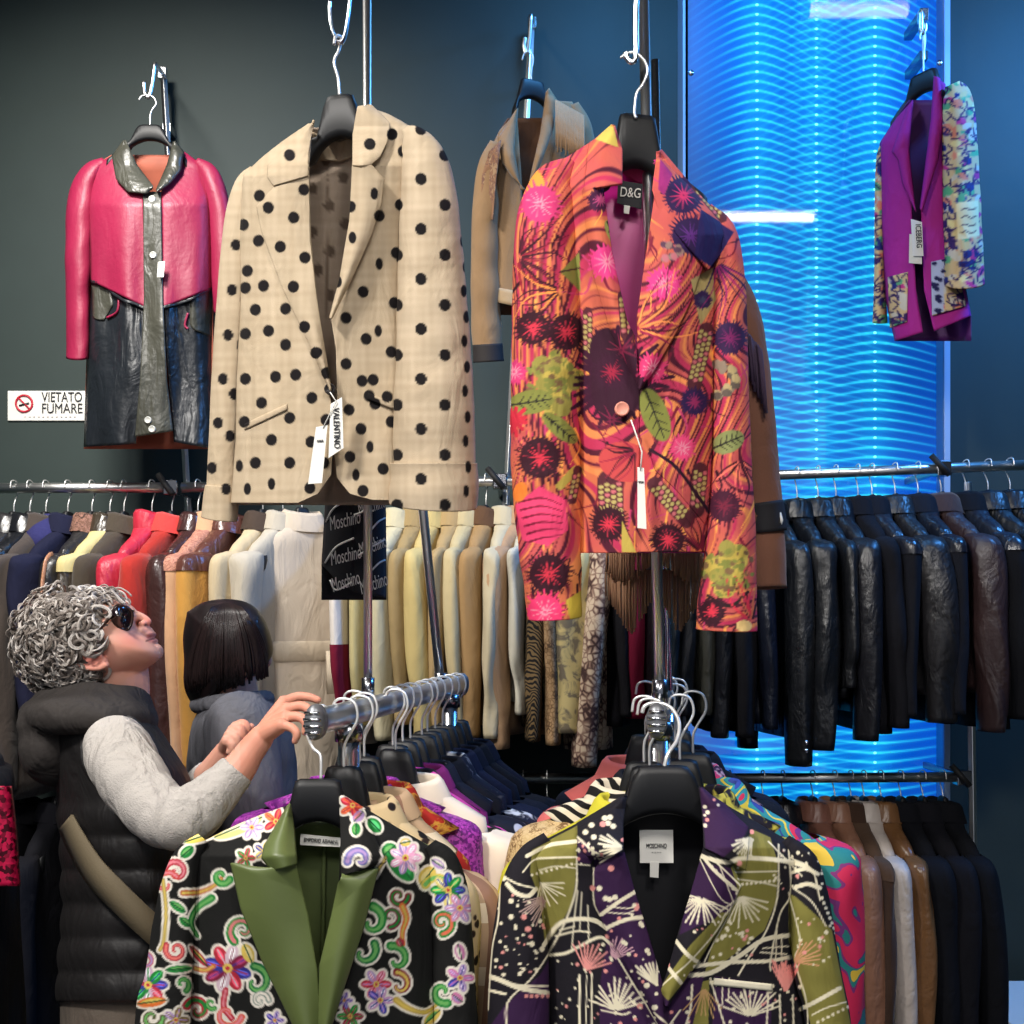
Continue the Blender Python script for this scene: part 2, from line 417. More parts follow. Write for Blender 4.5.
rail('hanging_rail', 'lower chrome hanging rail in the dark centre behind both racks', (-70, 778.5), (686, 778.5), RY)
def post(lab, a, b, Y, w=.011, fl=.6):
    t = thing('wall_upright', lab, 'post', P(*b, Y), 'wall uprights')
    pa, pb = P(*a, Y), P(*b, Y)
    MB().tube([pa, pb], w, 4, flat=fl).build('post', RAILM, t, False, bevel=.002)
    for f in (.12, .9):
        p = pa+(pb-pa)*f; MB().box(p+np.array([-.012, 0, -.012]), np.array([p[0]+.012, WY, p[2]+.012])).build('wall_bracket', CHD, t, False)
    return t
post('thin chrome wall upright behind the pink coat', (163, 68), (191, 560), 3.36)
post('thin chrome wall upright behind the suede jacket', (532, 18), (503, 560), 3.36)
post('chrome upright at the right end of the wall rails', (968, 482), (977, 1100), 3.2, w=.0125)
post('blue lit chrome upright at the far right wall', (923, 8), (924, 60), 3.25, w=.006)

# ---- white box low at the right corner
bx = P(1010, 1010, 3.1)
t = thing('storage_box', 'white storage box low in the right corner', 'box', (bx[0]+.05, 3.1, 0))
MB().box((bx[0]-.06, 2.95, .0), (bx[0]+.25, 3.3, bx[2]+.01)).build('carton', WHT, t, False, bevel=.004)
MB().box((bx[0]-.065, 2.945, bx[2]-.035), (bx[0]+.255, 3.305, bx[2]+.016)).build('lid', WHT, t, False, bevel=.004)

# ================================================================ the two floor racks
R0 = np.array([(318-512)/F*1.5, 1.5]); R1 = np.array([(461-512)/F*2.36, 2.36])
S0 = np.array([(657-512)/F*1.52, 1.52]); S1 = np.array([(668-512)/F*2.32, 2.32])
RZ = CH-.1345
def rack(lab, A, B, knob_lab):
    t = thing('clothes_rack', lab, 'clothes rack', ((A[0]+B[0])/2, (A[1]+B[1])/2, 0), 'floor racks')
    d = (B-A)/np.linalg.norm(B-A); nrm = np.array([d[1], -d[0]])
    q = lambda s, o, z: np.array([A[0]+d[0]*s+nrm[0]*o, A[1]+d[1]*s+nrm[1]*o, z])
    Ln = np.linalg.norm(B-A)
    th = np.linspace(0, 2*PI, 16, endpoint=False)
    ring = lambda s, k=1.0: np.array([q(s, k*.0115*math.cos(a), RZ-.004+k*.019*math.sin(a)) for a in th])
    V, Fc = gridf(np.stack([ring(0), ring(Ln)]), False, True)
    MB().add(V, Fc).build('rail', RAILM, t)
    for s, e in ((0, -1), (Ln, 1)):
        A4 = np.stack([ring(s, 1.02), ring(s, 1.3), ring(s+e*.014, 1.3), ring(s+e*.022, 1.05), ring(s+e*.023, .05)])
        V, Fc = gridf(A4, False, True); c = MB().add(V, Fc).build('end_cap', plain('grey_cap', (120, 122, 126), .4, .5), t)
        for k in range(4):
            z = RZ-.004+(-.0135+.009*k); hw = .0125*math.sqrt(max(.05, 1-((z-RZ+.004)/.024)**2))
            MB().tube([q(s+e*.0225, -hw, z), q(s+e*.0225, hw, z)], .0022, 6).build('rib', CHR, c)
    for s in (.13, Ln-.1):
        c = q(s, 0, 0)
        up = MB().tube([(c[0], c[1], .06), (c[0], c[1], RZ-.02)], .0165, 14).build('upright', CHR, t)
        MB().tube([(c[0], c[1], RZ-.045), (c[0], c[1], RZ-.018)], .021, 14).build('collar', CHD, t)
    MB().tube([q(.13, 0, .06), q(Ln-.1, 0, .06)], .014, 10).build('base_bar', CHR, t)
    for s in (.13, Ln-.1):
        f = MB().tube([q(s, -.26, .055), q(s, .26, .055)], .0145, 10).build('foot', CHR, t)
        for o in (-.24, .24): MB().ball(q(s, o, .024), (.022, .022, .024)).build('caster', MAT_BLK, f)
    return t, q, Ln
LR, lq, lL = rack('left chrome clothes rack with ridged end cap and many hooks', R0, R1, '')
RR, rq, rL = rack('right chrome clothes rack seen end on behind black hanger', S0, S1, '')
def pole(lab, pts, r, hookpts=None, parent=None, hr=.004, extra=None):
    t = thing('display_pole', lab, 'pole', pts[0], 'display poles')
    MB().tube(pts, r, 12).build('pole', RAILM, t)
    MB().tube([pts[0], np.asarray(pts[0])+np.array([0, 0, .035])], r*1.5, 12).build('socket', CHD, t)
    if hookpts is not None: MB().tube(catmull(hookpts, 6), hr, 8, flat=.6).build('hook_arm', CHR, t)
    if extra is not None: MB().tube(extra, .006, 8).build('brace', CHR, t)
    return t
# polka dot pole: rises from the left rack, arm comes forward and ends in a J hook
yp = 1.80
pole('slim chrome display pole rising behind the polka dot blazer', [P(368, 699, yp), P(367, -60, yp)], .0072,
     [P(366, -55, yp), P(358, -62, 1.72), P(352, -30, 1.68), P(349, 10, 1.68), P(344, 38, 1.68), P(338, 42, 1.68), P(332, 30, 1.68), P(329.5, 12, 1.68), P(330, 2, 1.68)], hr=.0055)
pole('tilted chrome display pole at far end of left rack', [P(441, 690, 2.27), P(405, 330, 2.27)], .0095)
yf = 1.66
pole('chrome display pole rising behind the floral jacket', [P(660, 703, yf), P(642, -60, yf)], .0082,
     [P(641, -40, yf), P(637, -20, 1.63), P(636, 30, 1.63), P(636, 55, 1.63), P(632, 62, 1.63), P(627, 58, 1.63), P(626, 52, 1.63)], hr=.0045,
     extra=[P(669, 690, 1.83), P(655, 60, 1.72)])
def wall_hook(lab, a, pts, Y):
    p = [np.array(P(x, y, Y)) for x, y in pts]
    w = np.array(a)
    t = thing('wall_hook', lab, 'hook', w, 'wall hooks')
    MB().tube(np.vstack([[w], [w+(p[0]-w)*.9], catmull(p, 6)]), .0062, 8).build('arm', RAILM, t)
    MB().box(w-np.array([.013, .012, .018]), w+np.array([.013, .014, .018])).build('clip', CHR, t, False, bevel=.002)
wall_hook('chrome wall hook holding the pink coat', P(163, 74, 3.36), [(155, 64), (153, 80), (150, 95), (147, 97), (144.5, 92), (144, 82)], 3.07)
wall_hook('chrome wall hook holding the suede jacket', P(532, 24, 3.36), [(531, 16), (530, 35), (528, 52), (525.5, 53), (524, 46), (525, 38)], 3.02)
wall_hook('chrome wall hook holding the magenta jacket', P(923, 16, 3.25), [(921, 12), (921, 22), (921, 30), (923, 33), (925, 30), (925, 24)], 2.98)
# ================================================================ garments hung facing the room
def ipl(pts):
    p = np.array(sorted(pts, key=lambda q: q[1]), float)
    return lambda y: np.interp(y, p[:, 1], p[:, 0])
class Garment:
    """a jacket on its hanger: tube-shaped torso, front panels, lapels, sleeves; edges given in photo pixels at depth Y"""
    def __init__(s, name, label, cat, Y, D, Le, Re, k=0, group=None, fold=.006, seed=1, fs=.045):
        s.Y, s.D, s.k, s.fold, s.seed, s.fs = Y, D, k, fold, seed, fs
        s.L, s.R = ipl(Le), ipl(Re)
        ys = [p[1] for p in Le]+[p[1] for p in Re]; s.y0, s.y1 = min(ys), max(ys)
        s.cx = .5*(s.L((s.y0+s.y1)/2)+s.R((s.y0+s.y1)/2))
        s.t = thing(name, label, cat, P(s.cx, s.y1, Y), group)
    def yc(s, px): return s.Y+s.k*(np.asarray(px)-s.cx)
    def s_(s, px, py):
        l, r = s.L(py), s.R(py); return np.clip((2*px-l-r)/(r-l+1e-6), -1, 1)
    def dep(s, px, py):
        top = np.clip((py-s.y0)/60.0, 0.35, 1)
        return s.D*top*np.sqrt(np.clip(1-np.abs(s.s_(px, py))**2.6, 0, 1))
    def folds(s, px, py):
        g = np.clip((py-s.y0-30)/150.0, .15, 1)
        return s.fold*g*wob(px*s.fs, py*s.fs*.22, s.seed)
    def front(s, px, py): return s.yc(px)-s.dep(px, py)+s.folds(px, py)
    def back(s, px, py): return s.yc(px)+s.dep(px, py)*.8
    def ruled(s, A, B, step=2.0):
        A, B = np.asarray(A, float), np.asarray(B, float)
        la = np.linalg.norm(np.diff(A, axis=0), axis=1).sum(); lb = np.linalg.norm(np.diff(B, axis=0), axis=1).sum()
        n = max(6, int(max(la, lb)/step)); a, b = resample(A, n), resample(B, n)
        m = max(4, int(np.linalg.norm(a-b, axis=1).max()/step))
        t = np.linspace(0, 1, m)[None, :, None]
        return a[:, None]*(1-t)+b[:, None]*t, np.broadcast_to(t[..., 0], (n, m))
    def paint(s, Q, ink, base):
        if ink is None: return np.tile(np.asarray(base, float), (Q.shape[0]*Q.shape[1], 1))
        return ink(Q[..., 0].ravel(), Q[..., 1].ravel())
    def panel(s, name, A, B, mat, off=0, ink=None, base=(200, 200, 200), step=2.0, solid=.0022, lift=0, parent=None, back=False, label=None, curl=0):
        Q, t = s.ruled(A, B, step); px, py = Q[..., 0], Q[..., 1]
        Y = s.back(px, py)-off if back else s.front(px, py)-off-lift*np.sin(PI*np.clip(t, 0, 1))*.8-lift*t*.3+curl*t**2
        return MB().grid(P(px, py, Y), col=s.paint(Q, ink, base)).build(name, mat, parent or s.t, solid=solid, label=label)
    def backside(s, mat, y0=None, ink=None, base=(60, 60, 60), step=6, name='back_panel', y1=None):
        y0 = y0 or s.y0; y1 = y1 or s.y1
        ys = np.linspace(y0, y1, 40)
        return s.panel(name, np.c_[s.L(ys), ys], np.c_[s.R(ys), ys], mat, ink=ink, base=base, step=step, back=True)
    def fronts(s, mat, open_l, open_r, ink=None, base=(200, 200, 200), step=1.6, y0=None, off_l=0, off_r=0, curl=0):
        """left and right fronts from the side seams to the opening edges"""
        for nm, E, O, off in (('front_panel', s.L, open_l, off_l), ('front_panel', s.R, open_r, off_r)):
            O = np.asarray(O, float); ys = np.linspace(O[0, 1], O[-1, 1], 60)
            s.panel(nm, np.c_[E(ys), ys], O, mat, off, ink, base, step, curl=curl)
    def sleeve(s, path, mat, dY=0, ratio=.8, ink=None, base=(200, 200, 200), name='sleeve', step=1.8, seed=5, fold=.03, seg=None, cap=True, tilt=0, inner=(20, 20, 22), hem=None):
        p = catmull(np.asarray(path, float), 10)
        n = max(10, int(np.linalg.norm(np.diff(p[:, :2], axis=0), axis=1).sum()/step)); p = resample(p, n)
        m = seg or max(16, int(p[:, 2].max()*PI*1.2/step)); th = np.linspace(0, 2*PI, m, endpoint=False)
        tt = np.linspace(0, 1, n)
        cx, cy, hw = p[:, 0:1], p[:, 1:2], p[:, 2:3]
        T = np.gradient(p[:, :2], axis=0); T /= np.linalg.norm(T, axis=1)[:, None]+1e-9
        nx, ny = T[:, 1:2], -T[:, 0:1]                          # across direction
        pert = 1+fold*wob(th[None]*1.0+0*cy, cy*.06+0*th[None], seed, f=1.6)
        px = cx+hw*np.cos(th)*nx*(1+(pert-1)*.5); py = cy+hw*np.cos(th)*ny+tilt*np.sin(th)*hw*(tt[:, None]**2)
        base_y = s.yc(cx)+dY
        Y = base_y-hw/F*s.Y*ratio*np.sin(th)*pert
        A = P(px, py, Y); Q = np.stack([px, py+0*Y], -1)
        C = s.paint(Q, ink, base).reshape(n, m, 3)
        if cap:                                               # closed rounded shoulder end, folded-in cuff end
            c0 = A[:1].mean(1, keepdims=True)+0*A[:1]
            u = A[-1:]; uc = u.mean(1, keepdims=True); up = np.array([0, 0, 3/F*s.Y])
            i1 = uc+(u-uc)*.93; i2 = uc+(u-uc)*.9+up*4; i3 = uc+(u-uc)*.05+up*4
            A = np.concatenate([c0*.999+A[:1]*.001, A, i1, i2, i3]); ci = np.tile(np.asarray(inner, float), (1, m, 1))
            C = np.concatenate([C[:1], C, C[-1:], ci, ci])
        return MB().grid(A, False, True, col=C).build(name, mat, s.t)
    def at(s, px, py, off=0.0): return P(px, py, s.front(px, py)-off)
    def button(s, px, py, r, col, off=.006, mat=None, holes=True):
        c = s.at(px, py, off); mb = MB(); th = np.linspace(0, 2*PI, 18, endpoint=False)
        R = r/F*s.Y; A = np.array([[c+np.array([k*R*math.cos(a), d, k*R*math.sin(a)]) for a in th] for k, d in ((1, .003), (1, -.001), (.86, -.003), (.74, -.0018), (.02, -.0018))])
        V, Fc = gridf(A, False, True); mb.add(V, Fc, col)
        return mb.build('button', mat or painted('painted_gloss', .35, 0, .5), s.t)
    def card(s, name, pts, mat, off=.012, th=.0012, parent=None, Y=None):
        p = np.asarray(pts, float); c = p.mean(0)
        y = (s.front(c[0], c[1])-off) if Y is None else Y
        a = P(p[:, 0], p[:, 1], y); b = a+np.array([0, th, 0]); n = len(p)
        V = np.vstack([a, b]); Fc = [tuple(range(n)), tuple(range(2*n-1, n-1, -1))]+[(i, i+n, (i+1) % n+n, (i+1) % n) for i in range(n)]
        return MB().add(V, Fc).build(name, mat, parent or s.t, False), y

def hanger_broad(label, c, u, hw=.19, top=.034, bot=.058, h=.066, dep=.022, drop=.07, hook=None, hr=.0022, group='suit hangers', name='coat_hanger', mat=None, hwv=None):
    """broad black plastic suit hanger; c = middle of its top edge, u = shoulder direction (unit, horizontal); hook = world points"""
    c = np.asarray(c, float); u = np.array([u[0], u[1], 0.0]); u /= np.linalg.norm(u); w = np.array([-u[1], u[0], 0])
    t = thing(name, label, 'hanger', c, group)
    ss = np.concatenate([np.linspace(-hw, -bot, 9), np.linspace(-bot*.92, bot*.92, 11), np.linspace(bot, hw, 9)])
    rings = []
    for s in ss:
        a = abs(s)
        if a <= top: zt = 0.0
        elif a <= bot: zt = -h*.72*((a-top)/(bot-top))**1.2
        else: zt = -h*.72-drop*((a-bot)/(hw-bot))**1.15
        if a <= bot: zb = -h+.018*(1-(a/bot)**2)
        else: zb = -h-drop*1.02*((a-bot)/(hw-bot))**1.1-.012
        if a < top and a > top*.75: zt -= .004*((a-top*.75)/(top*.25))**2
        d = dep*.5*(1+.55*max(0, (a-bot)/(hw-bot)))
        th = np.linspace(0, 2*PI, 12, endpoint=False)
        ct, st = np.cos(th), np.sin(th); sq = lambda v: np.sign(v)*np.abs(v)**.6
        zc, zh = (zt+zb)/2, (zt-zb)/2
        fw = -.014*max(0, (a-bot)/(hw-bot))
        rings.append(c+u*s+(w*(sq(ct)*d+fw)[:, None])+np.array([0, 0, 1])*(zc+zh*sq(st))[:, None])
    V, Fc = gridf(np.array(rings), False, True); Fc = list(map(tuple, Fc))+[tuple(range(12))[::-1], tuple(range(len(V)-12, len(V)))]
    MB().add(V, Fc).build('shoulder_bar', mat or BLK, t)
    if hook is not None: MB().tube(catmull(hook, 7), hr, 8).build('hook', WIRE, t)
    return t
# ================================================================ polka dot blazer
def polka():
    g = Garment('blazer', 'beige linen blazer with black polka dots hanging from the slim pole', 'blazer', 1.68, .075,
        [(312, 122), (285, 140), (262, 158), (243, 176), (240, 230), (241, 300), (237, 380), (236, 440), (231, 503)],
        [(364, 106), (392, 116), (415, 130), (422, 150), (420, 180), (413, 300), (410, 400), (406, 505)], k=-.0002, fold=.009, seed=4, fs=.055)
    R = [(290,156),(260,196),(269,208),(294,218),(244,225),(259,241),(281,247),(305,258),(248,271),(246,288),(264,286),(294,287),(286,309),(370,145),(374,194),(351,207),(353,238),(339,282),(379,264),(363,292),(403,152),(392,135),(400,205),(396,253),(401,258),(394,303),(304,190),(379,216),(246,334),(269,331),(305,327),(316,353),(246,379),(276,377),(296,375),(327,373),(312,398),(245,422),(262,403),(290,418),(272,440),(256,463),(290,463),(240,466),(272,484),(248,489),(310,488),(311,442),(326,420),(346,364),(362,381),(373,380),(349,410),(361,429),(370,447),(350,457),(383,469),(356,475),(363,491),(391,422),(400,405),(375,404),(387,397),(369,396),(391,352),(400,356),(402,308),(366,339),(378,331),(346,318),(400,455),(324,463),(286,345),(256,310)]
    thin = {(259,358),(366,292),(379,264),(378,331),(370,447),(240,466),(272,484),(248,489),(356,475),(374,194),(353,238),(339,282)}
    base = (180, 162, 136)
    def weave(x, y, b=base):
        b = np.asarray(b, float); n = 3.5*wob(x*.5, y*.05, 3)+3.5*wob(x*.05, y*.5, 4)+3*wob(x*.02, y*.02, 5)
        return b+n[:, None]
    def ink(x, y):
        k = Ink(x, y, weave(x, y))
        for d in R: k.ell(d[0], d[1], 3.6 if d in thin else 5.5, 5.9, 0, (26, 23, 24))
        return k.c
    def ink_r(x, y):
        k = Ink(x, y, weave(x, y, (182, 164, 139)))
        for j in range(9):
            y0 = 129+50*j+(0 if j else 0)
            for q in ((421, y0), (445, y0+26), (397, y0+26), (464, y0+12), (466, y0-12)):
                if q[0] > 460 and j % 1: continue
                k.ell(q[0]+(0 if q[0] < 460 else j*.6-2), q[1], 5.8 if q[0] < 455 else 3, 6, 0, (26, 23, 24))
        return k.c
    def ink_l(x, y):
        k = Ink(x, y, weave(x, y))
        for q in ((236,245),(232,290),(228,335),(223,379),(218,423),(212,468),(246,222),(234,394),(230,436),(244,300),(240,345),(226,489)): k.ell(q[0], q[1], 5 if q[0] < 238 else 3.2, 5.8, 0, (26, 23, 24))
        return k.c
    def ink_in(x, y):
        k = Ink(x, y, weave(x, y, (160, 143, 126)))
        for q in ((312,189),(344,178),(329,206),(330,252),(312,232),(330,296),(326,160),(346,225),(318,270)): k.ell(q[0], q[1], 5.5, 6, 0, (96, 82, 70))
        k.line([(328, 150), (327, 320)], 1.2, (116, 100, 86), smooth=False)
        return k.c
    m = painted('linen_print', .92, 700, .3, .15)
    g.backside(m, y0=128, ink=ink_in, step=3, name='back_lining')
    # neck facing
    g.panel('neck_facing', [(312, 132), (340, 142), (356, 134)], [(318, 160), (340, 162), (354, 156)], m, off=.004, base=(176, 158, 132), ink=lambda x, y: weave(x, y, (160, 143, 120)), back=True)
    g.fronts(m, [(312, 124), (309, 170), (311, 240), (318, 310), (330, 388), (333, 440), (331, 475), (318, 494), (298, 503)],
                [(362, 108), (354, 160), (351, 220), (341, 285), (331, 318), (336, 350), (337, 400), (334, 450), (337, 478), (350, 494), (372, 500), (397, 500)], ink=ink, off_l=.006, step=1.1)
    # sleeves
    g.sleeve([(254, 168, 4), (246, 184, 11), (240, 215, 14.5), (236, 260, 16), (231, 330, 16.5), (227, 400, 16.5), (224, 450, 16), (222, 490, 16)], m, dY=.012, ink=ink_l, ratio=1.15, seed=11, step=1.2)
    g.sleeve([(222, 486, 17.2), (221, 500, 18), (219, 519, 18.5)], m, dY=.012, ink=ink_l, ratio=1.2, name='cuff', step=1.2, tilt=.12, inner=(120, 104, 80), cap=True)
    g.sleeve([(405, 128, 4), (414, 138, 14), (423, 158, 22.5), (428, 190, 27.5), (430, 240, 31.5), (432, 300, 35), (433.5, 370, 38.5), (434, 430, 41), (434, 470, 41)], m, dY=-.045, ink=ink_r, ratio=.9, seed=12, step=1.2)
    g.sleeve([(434, 463, 43.5), (434, 485, 44.5), (433, 506, 44)], m, dY=-.045, ink=ink_r, ratio=.95, name='cuff', step=1.2, tilt=.12, inner=(120, 100, 76))
    # lapels and collar
    lp = dict(step=1.1, off=.011, lift=.010, ink=ink, solid=.003)
    g.panel('lapel', [(309, 168), (310, 240), (318, 310), (330, 386)], [(276, 186), (257, 207), (262, 232), (283, 288), (308, 340), (331, 392)], m, **lp)
    g.panel('lapel', [(353, 160), (350, 220), (340, 280), (330, 318)], [(371, 165), (384, 180), (381, 205), (371, 235), (352, 277), (331, 319)], m, **lp)
    lp['off'] = .014
    g.panel('collar', [(314, 120), (309, 150), (308, 176)], [(311, 126), (268, 166), (268, 178), (274, 186)], m, **lp)
    g.panel('collar', [(358, 107), (353, 135), (353, 166)], [(371, 105), (390, 124), (387, 143), (380, 157), (369, 166)], m, **lp)
    # pocket welts, button, darts, tags
    g.panel('pocket_welt', [(245, 424), (287, 404)], [(245, 430), (287, 410)], m, off=.0085, ink=ink, lift=.001, step=1.2)
    g.panel('pocket_welt', [(368, 393), (397, 404)], [(367, 399), (396, 410)], m, off=.004, ink=ink, lift=.001, step=1.2)
    g.button(330, 389, 5.5, (30, 26, 26), off=.016)
    tg, y = g.card('price_tag', [(330.5, 404), (342, 397), (343.5, 448), (328.5, 458)], WHT, off=.03)
    text_mesh('VALENTINO', PRNT, tg, P(336.3, 428, y-.0012), .0125, xdir=(.03, 0, -1), updir=(1, 0, .03), fit=.058, name='brand_print')
    tg, y = g.card('price_tag', [(316, 427), (327.5, 425), (322, 483), (308, 484)], WHT, off=.026)
    text_mesh('===', PRNT, tg, P(320, 441, y-.0012), .008, xdir=(.98, 0, .05), fit=.009, name='tag_print')
    MB().tube([P(330, 392, y-.002), P(336, 401, y-.003), P(323, 428, y-.001)], .0008, 5).build('tag_string', WHT, g.t)
    hk = [P(x, yy, 1.68+d) for x, yy, d in ((334, 44, -.012), (336, 36, 0), (341, 38, .012), (339, 50, .004), (334, 62, 0), (338, 78, 0), (339.5, 96, 0))]
    hanger_broad('black suit hanger holding the beige polka dot blazer', P(341, 95, 1.685), (1, -.25), hw=.095, top=.021, bot=.036, h=.085, drop=.03, hook=hk, hr=.0024)
    # blazer-back jacket with white script hung behind it
    s = Garment('jacket', 'black jacket printed with white script hanging behind the polka dot blazer', 'jacket', 1.93, .04,
        [(338, 260), (334, 330), (328, 480), (322, 560), (322, 585)], [(380, 260), (384, 330), (385, 480), (386, 560), (386, 600)], fold=.006, seed=9)
    sm = plain('script_cloth', (17, 18, 24), .8, bs=500, bstr=.2)
    ys = [(336, 262), (386, 262)]
    s.panel('front_panel', [(338, 262), (334, 330), (327, 480), (322, 565), (334, 578)], [(354, 262), (354, 330), (354, 480), (354, 590), (354, 592)], sm, step=3)
    s.panel('front_panel', [(354, 262), (354, 480), (354, 592)], [(380, 262), (385, 480), (386, 598)], sm, step=3)
    s.backside(sm, name='back_panel')
    for i, (x, y, a) in enumerate(((344, 521, 14), (371, 506, 20), (345, 556, 14), (372, 546, 22), (373, 584, 20), (364, 470, 15), (345, 582, 18))):
        ca, sa = math.cos(math.radians(a)), math.sin(math.radians(a))
        text_mesh('Moschino', WHT, s.t, s.at(x, y, .004), .034, xdir=(ca, 0, sa), updir=(-sa, 0, ca), fit=.055 if i in (0, 2) else .05, shear=.45, name='script_print')
    for pts in ([(326, 522), (334, 508), (352, 498)], [(325, 563), (336, 547), (354, 538)], [(354, 515), (362, 512), (370, 505)], [(358, 556), (370, 548), (384, 540)], [(330, 580), (336, 590), (352, 582)], [(371, 530), (378, 522), (385, 518)], [(372, 570), (379, 563), (385, 560)]):
        q = catmull(pts, 5); MB().tube(s.at(q[:, 0], q[:, 1], .003), .0016, 6).build('script_swash', WHT, s.t)
    hanger_broad('black suit hanger holding the script print jacket', P(360, 238, 1.93), (1, -.2), hw=.1, top=.02, bot=.035, h=.06, drop=.03,
        hook=[P(360, 240, 1.93), P(361, 225, 1.93), P(358, 216, 1.9), P(364, 208, 1.84), P(369, 214, 1.79)])
polka()
# ================================================================ bright floral jacket and the fringed one behind it
def floral():
    g = Garment('jacket', 'bright orange and pink floral print jacket hanging from the right pole', 'jacket', 1.62, .075,
        [(612, 127), (590, 143), (560, 162), (556, 250), (572, 350), (577, 450), (577, 553)],
        [(660, 158), (690, 188), (718, 214), (727, 235), (722, 300), (716, 400), (712, 480), (707, 553)], fold=.006, seed=21)
    OR, CO, PK, HP, DK, OL, YE, MG = (208, 110, 74), (196, 84, 82), (196, 60, 108), (226, 110, 146), (52, 12, 28), (128, 130, 60), (190, 166, 76), (184, 46, 100)
    NV = (44, 22, 70)
    def petals(k, cx, cy, r0, r1, a0, a1, n, cols, seed):
        r = random.Random(seed)
        for j in range(n):
            a = a0+(a1-a0)*j/max(1, n-1)+r.uniform(-.06, .06); b = a+r.uniform(-.35, .35)
            q = r1*r.uniform(.75, 1.1)
            p = [(cx+r0*math.cos(a), cy+r0*math.sin(a)), (cx+(r0+q)/2*math.cos(a)+4*math.sin(b*9), cy+(r0+q)/2*math.sin(a)), (cx+q*math.cos(b), cy+q*math.sin(b))]
            k.line(p, r.uniform(1.5, 3.2), cols[j % len(cols)], .5)
    def dark(k, cx, cy, r, seed=0, c=DK, c2=(214, 50, 70)):
        k.burst(cx, cy, r*.3, r*1.08, 34, 3.6, c, seed=seed, w2=1.2, jit=.1); k.ell(cx, cy, r*.8, r*.8, 0, c)
        k.burst(cx, cy, r*.08, r*.68, 13, 1.9, c2, seed=seed+1, w2=.5)
    def star(k, cx, cy, r, seed=0, c=(212, 58, 116)):
        k.burst(cx, cy, 0, r, 22, 6, c, seed=seed, w2=1.5, jit=.12); k.ell(cx, cy, r*.72, r*.72, 0, c)
        k.burst(cx, cy, 2, r*.66, 12, 1.3, (236, 146, 164), seed=seed+2, w2=.6)
    def leaf(k, cx, cy, rx, ry, rot, c=OL):
        k.ell(cx, cy, rx, ry, rot, c); ca, sa = math.cos(rot), math.sin(rot)
        k.line([(cx-rx*.9*ca, cy-rx*.9*sa), (cx+rx*.9*ca, cy+rx*.9*sa)], 1.8, (34, 30, 26), 1)
        for q in (-.5, -.15, .2, .5):
            for sg in (-1, 1):
                k.line([(cx+q*rx*ca, cy+q*rx*sa), (cx+(q+.25)*rx*ca-sg*ry*.6*sa, cy+(q+.25)*rx*sa+sg*ry*.6*ca)], 1.3, (34, 30, 26), .6)
    def corn(k, x0, y0, x1, y1, w, rows=3):
        k.line([(x0, y0), (x1, y1)], w+1, (84, 34, 44), smooth=False)
        L = math.hypot(x1-x0, y1-y0); tx, ty = (x1-x0)/L, (y1-y0)/L
        for i in range(int(L/5.2)):
            for j in range(rows):
                o = (j-(rows-1)/2)*w/rows
                k.ell(x0+tx*(i+.5+.4*(j % 2))*5.2-ty*o, y0+ty*(i+.5+.4*(j % 2))*5.2+tx*o, w/rows*.46, 2.0, math.atan2(ty, tx)+PI/2, (186, 168, 100) if (i*7+j*5) % 4 else (200, 104, 110))
    def blot(k, cx, cy, r, seed, c=OL, c2=(120, 92, 60)):
        rr = random.Random(seed)
        for i in range(16):
            a = rr.uniform(0, 6.28); q = r*.75*math.sqrt(rr.random()); k.ell(cx+q*math.cos(a), cy+q*math.sin(a)*1.1, rr.uniform(6, 12), rr.uniform(6, 12), 0, YE if i % 3 else (150, 140, 66))
        for i in range(60):
            a = rr.uniform(0, 6.28); q = r*rr.random()
            k.ell(cx+q*math.cos(a), cy+q*math.sin(a), rr.uniform(1, 4.6), rr.uniform(1, 3.6), rr.uniform(0, 3), c if i % 3 else c2)
    def ground(x, y, seed=0):
        n = wob(x*.035, y*.035, 31)+.5*wob(x*.09, y*.09, 32)
        t = np.clip(n*.5+.5, 0, 1)[:, None]
        c = np.asarray(OR, float)*(1-t)+np.asarray(CO, float)*t
        ph = 3.4*wob(x*.016, y*.012, 35, 5)+.7*wob(x*.05, y*.03, 36)+x*.02+y*.012
        f = ph*1.25 % 1; w = .09+.08*wob(x*.03, y*.03, 37)
        for lo, hi, cc in ((.0, 1, (78, 18, 40)), (.19, 1.1, (186, 48, 84)), (.5, .9, (228, 136, 78)), (.66, .45, (96, 22, 44))):
            a = np.clip((w*hi-np.abs(f-(.12+lo)))/.035, 0, 1)[:, None]; c = c*(1-a)+np.asarray(cc, float)*a
        return c
    def swirls(k, seed, n, box, cols=(DK, (120, 24, 50), PK, (250, 170, 80))):
        r = random.Random(seed)
        for i in range(n):
            x, y = r.uniform(box[0], box[2]), r.uniform(box[1], box[3]); a = r.uniform(.9, 2.2); L = r.uniform(18, 44); b = r.uniform(-.8, .8)
            p = [(x, y), (x+L*.5*math.cos(a), y+L*.5*math.sin(a)), (x+L*math.cos(a+b), y+L*math.sin(a+b))]
            k.line(p, r.uniform(1.6, 3.4), cols[i % len(cols)], .6)
    def ink(x, y):
        k = Ink(x, y, ground(x, y))
        swirls(k, 1, 150, (505, 130, 760, 640))
        # left sleeve
        k.ell(520, 180, 26, 18, .4, (244, 150, 60)); petals(k, 517, 258, 6, 62, -1.2, 1.25, 15, (DK, (90, 14, 40), (150, 30, 50)), 2)
        petals(k, 560, 290, 5, 55, 1.6, 3.6, 9, (DK, (244, 150, 70)), 3)
        star(k, 540, 204, 25, 4); k.poly([(560, 272), (580, 252), (581, 292)], OL); k.line([(560, 272), (580, 268)], 1.4, DK)
        blot(k, 556, 382, 30, 5); leaf(k, 531, 402, 23, 12, -.15); leaf(k, 560, 428, 22, 9, .7)
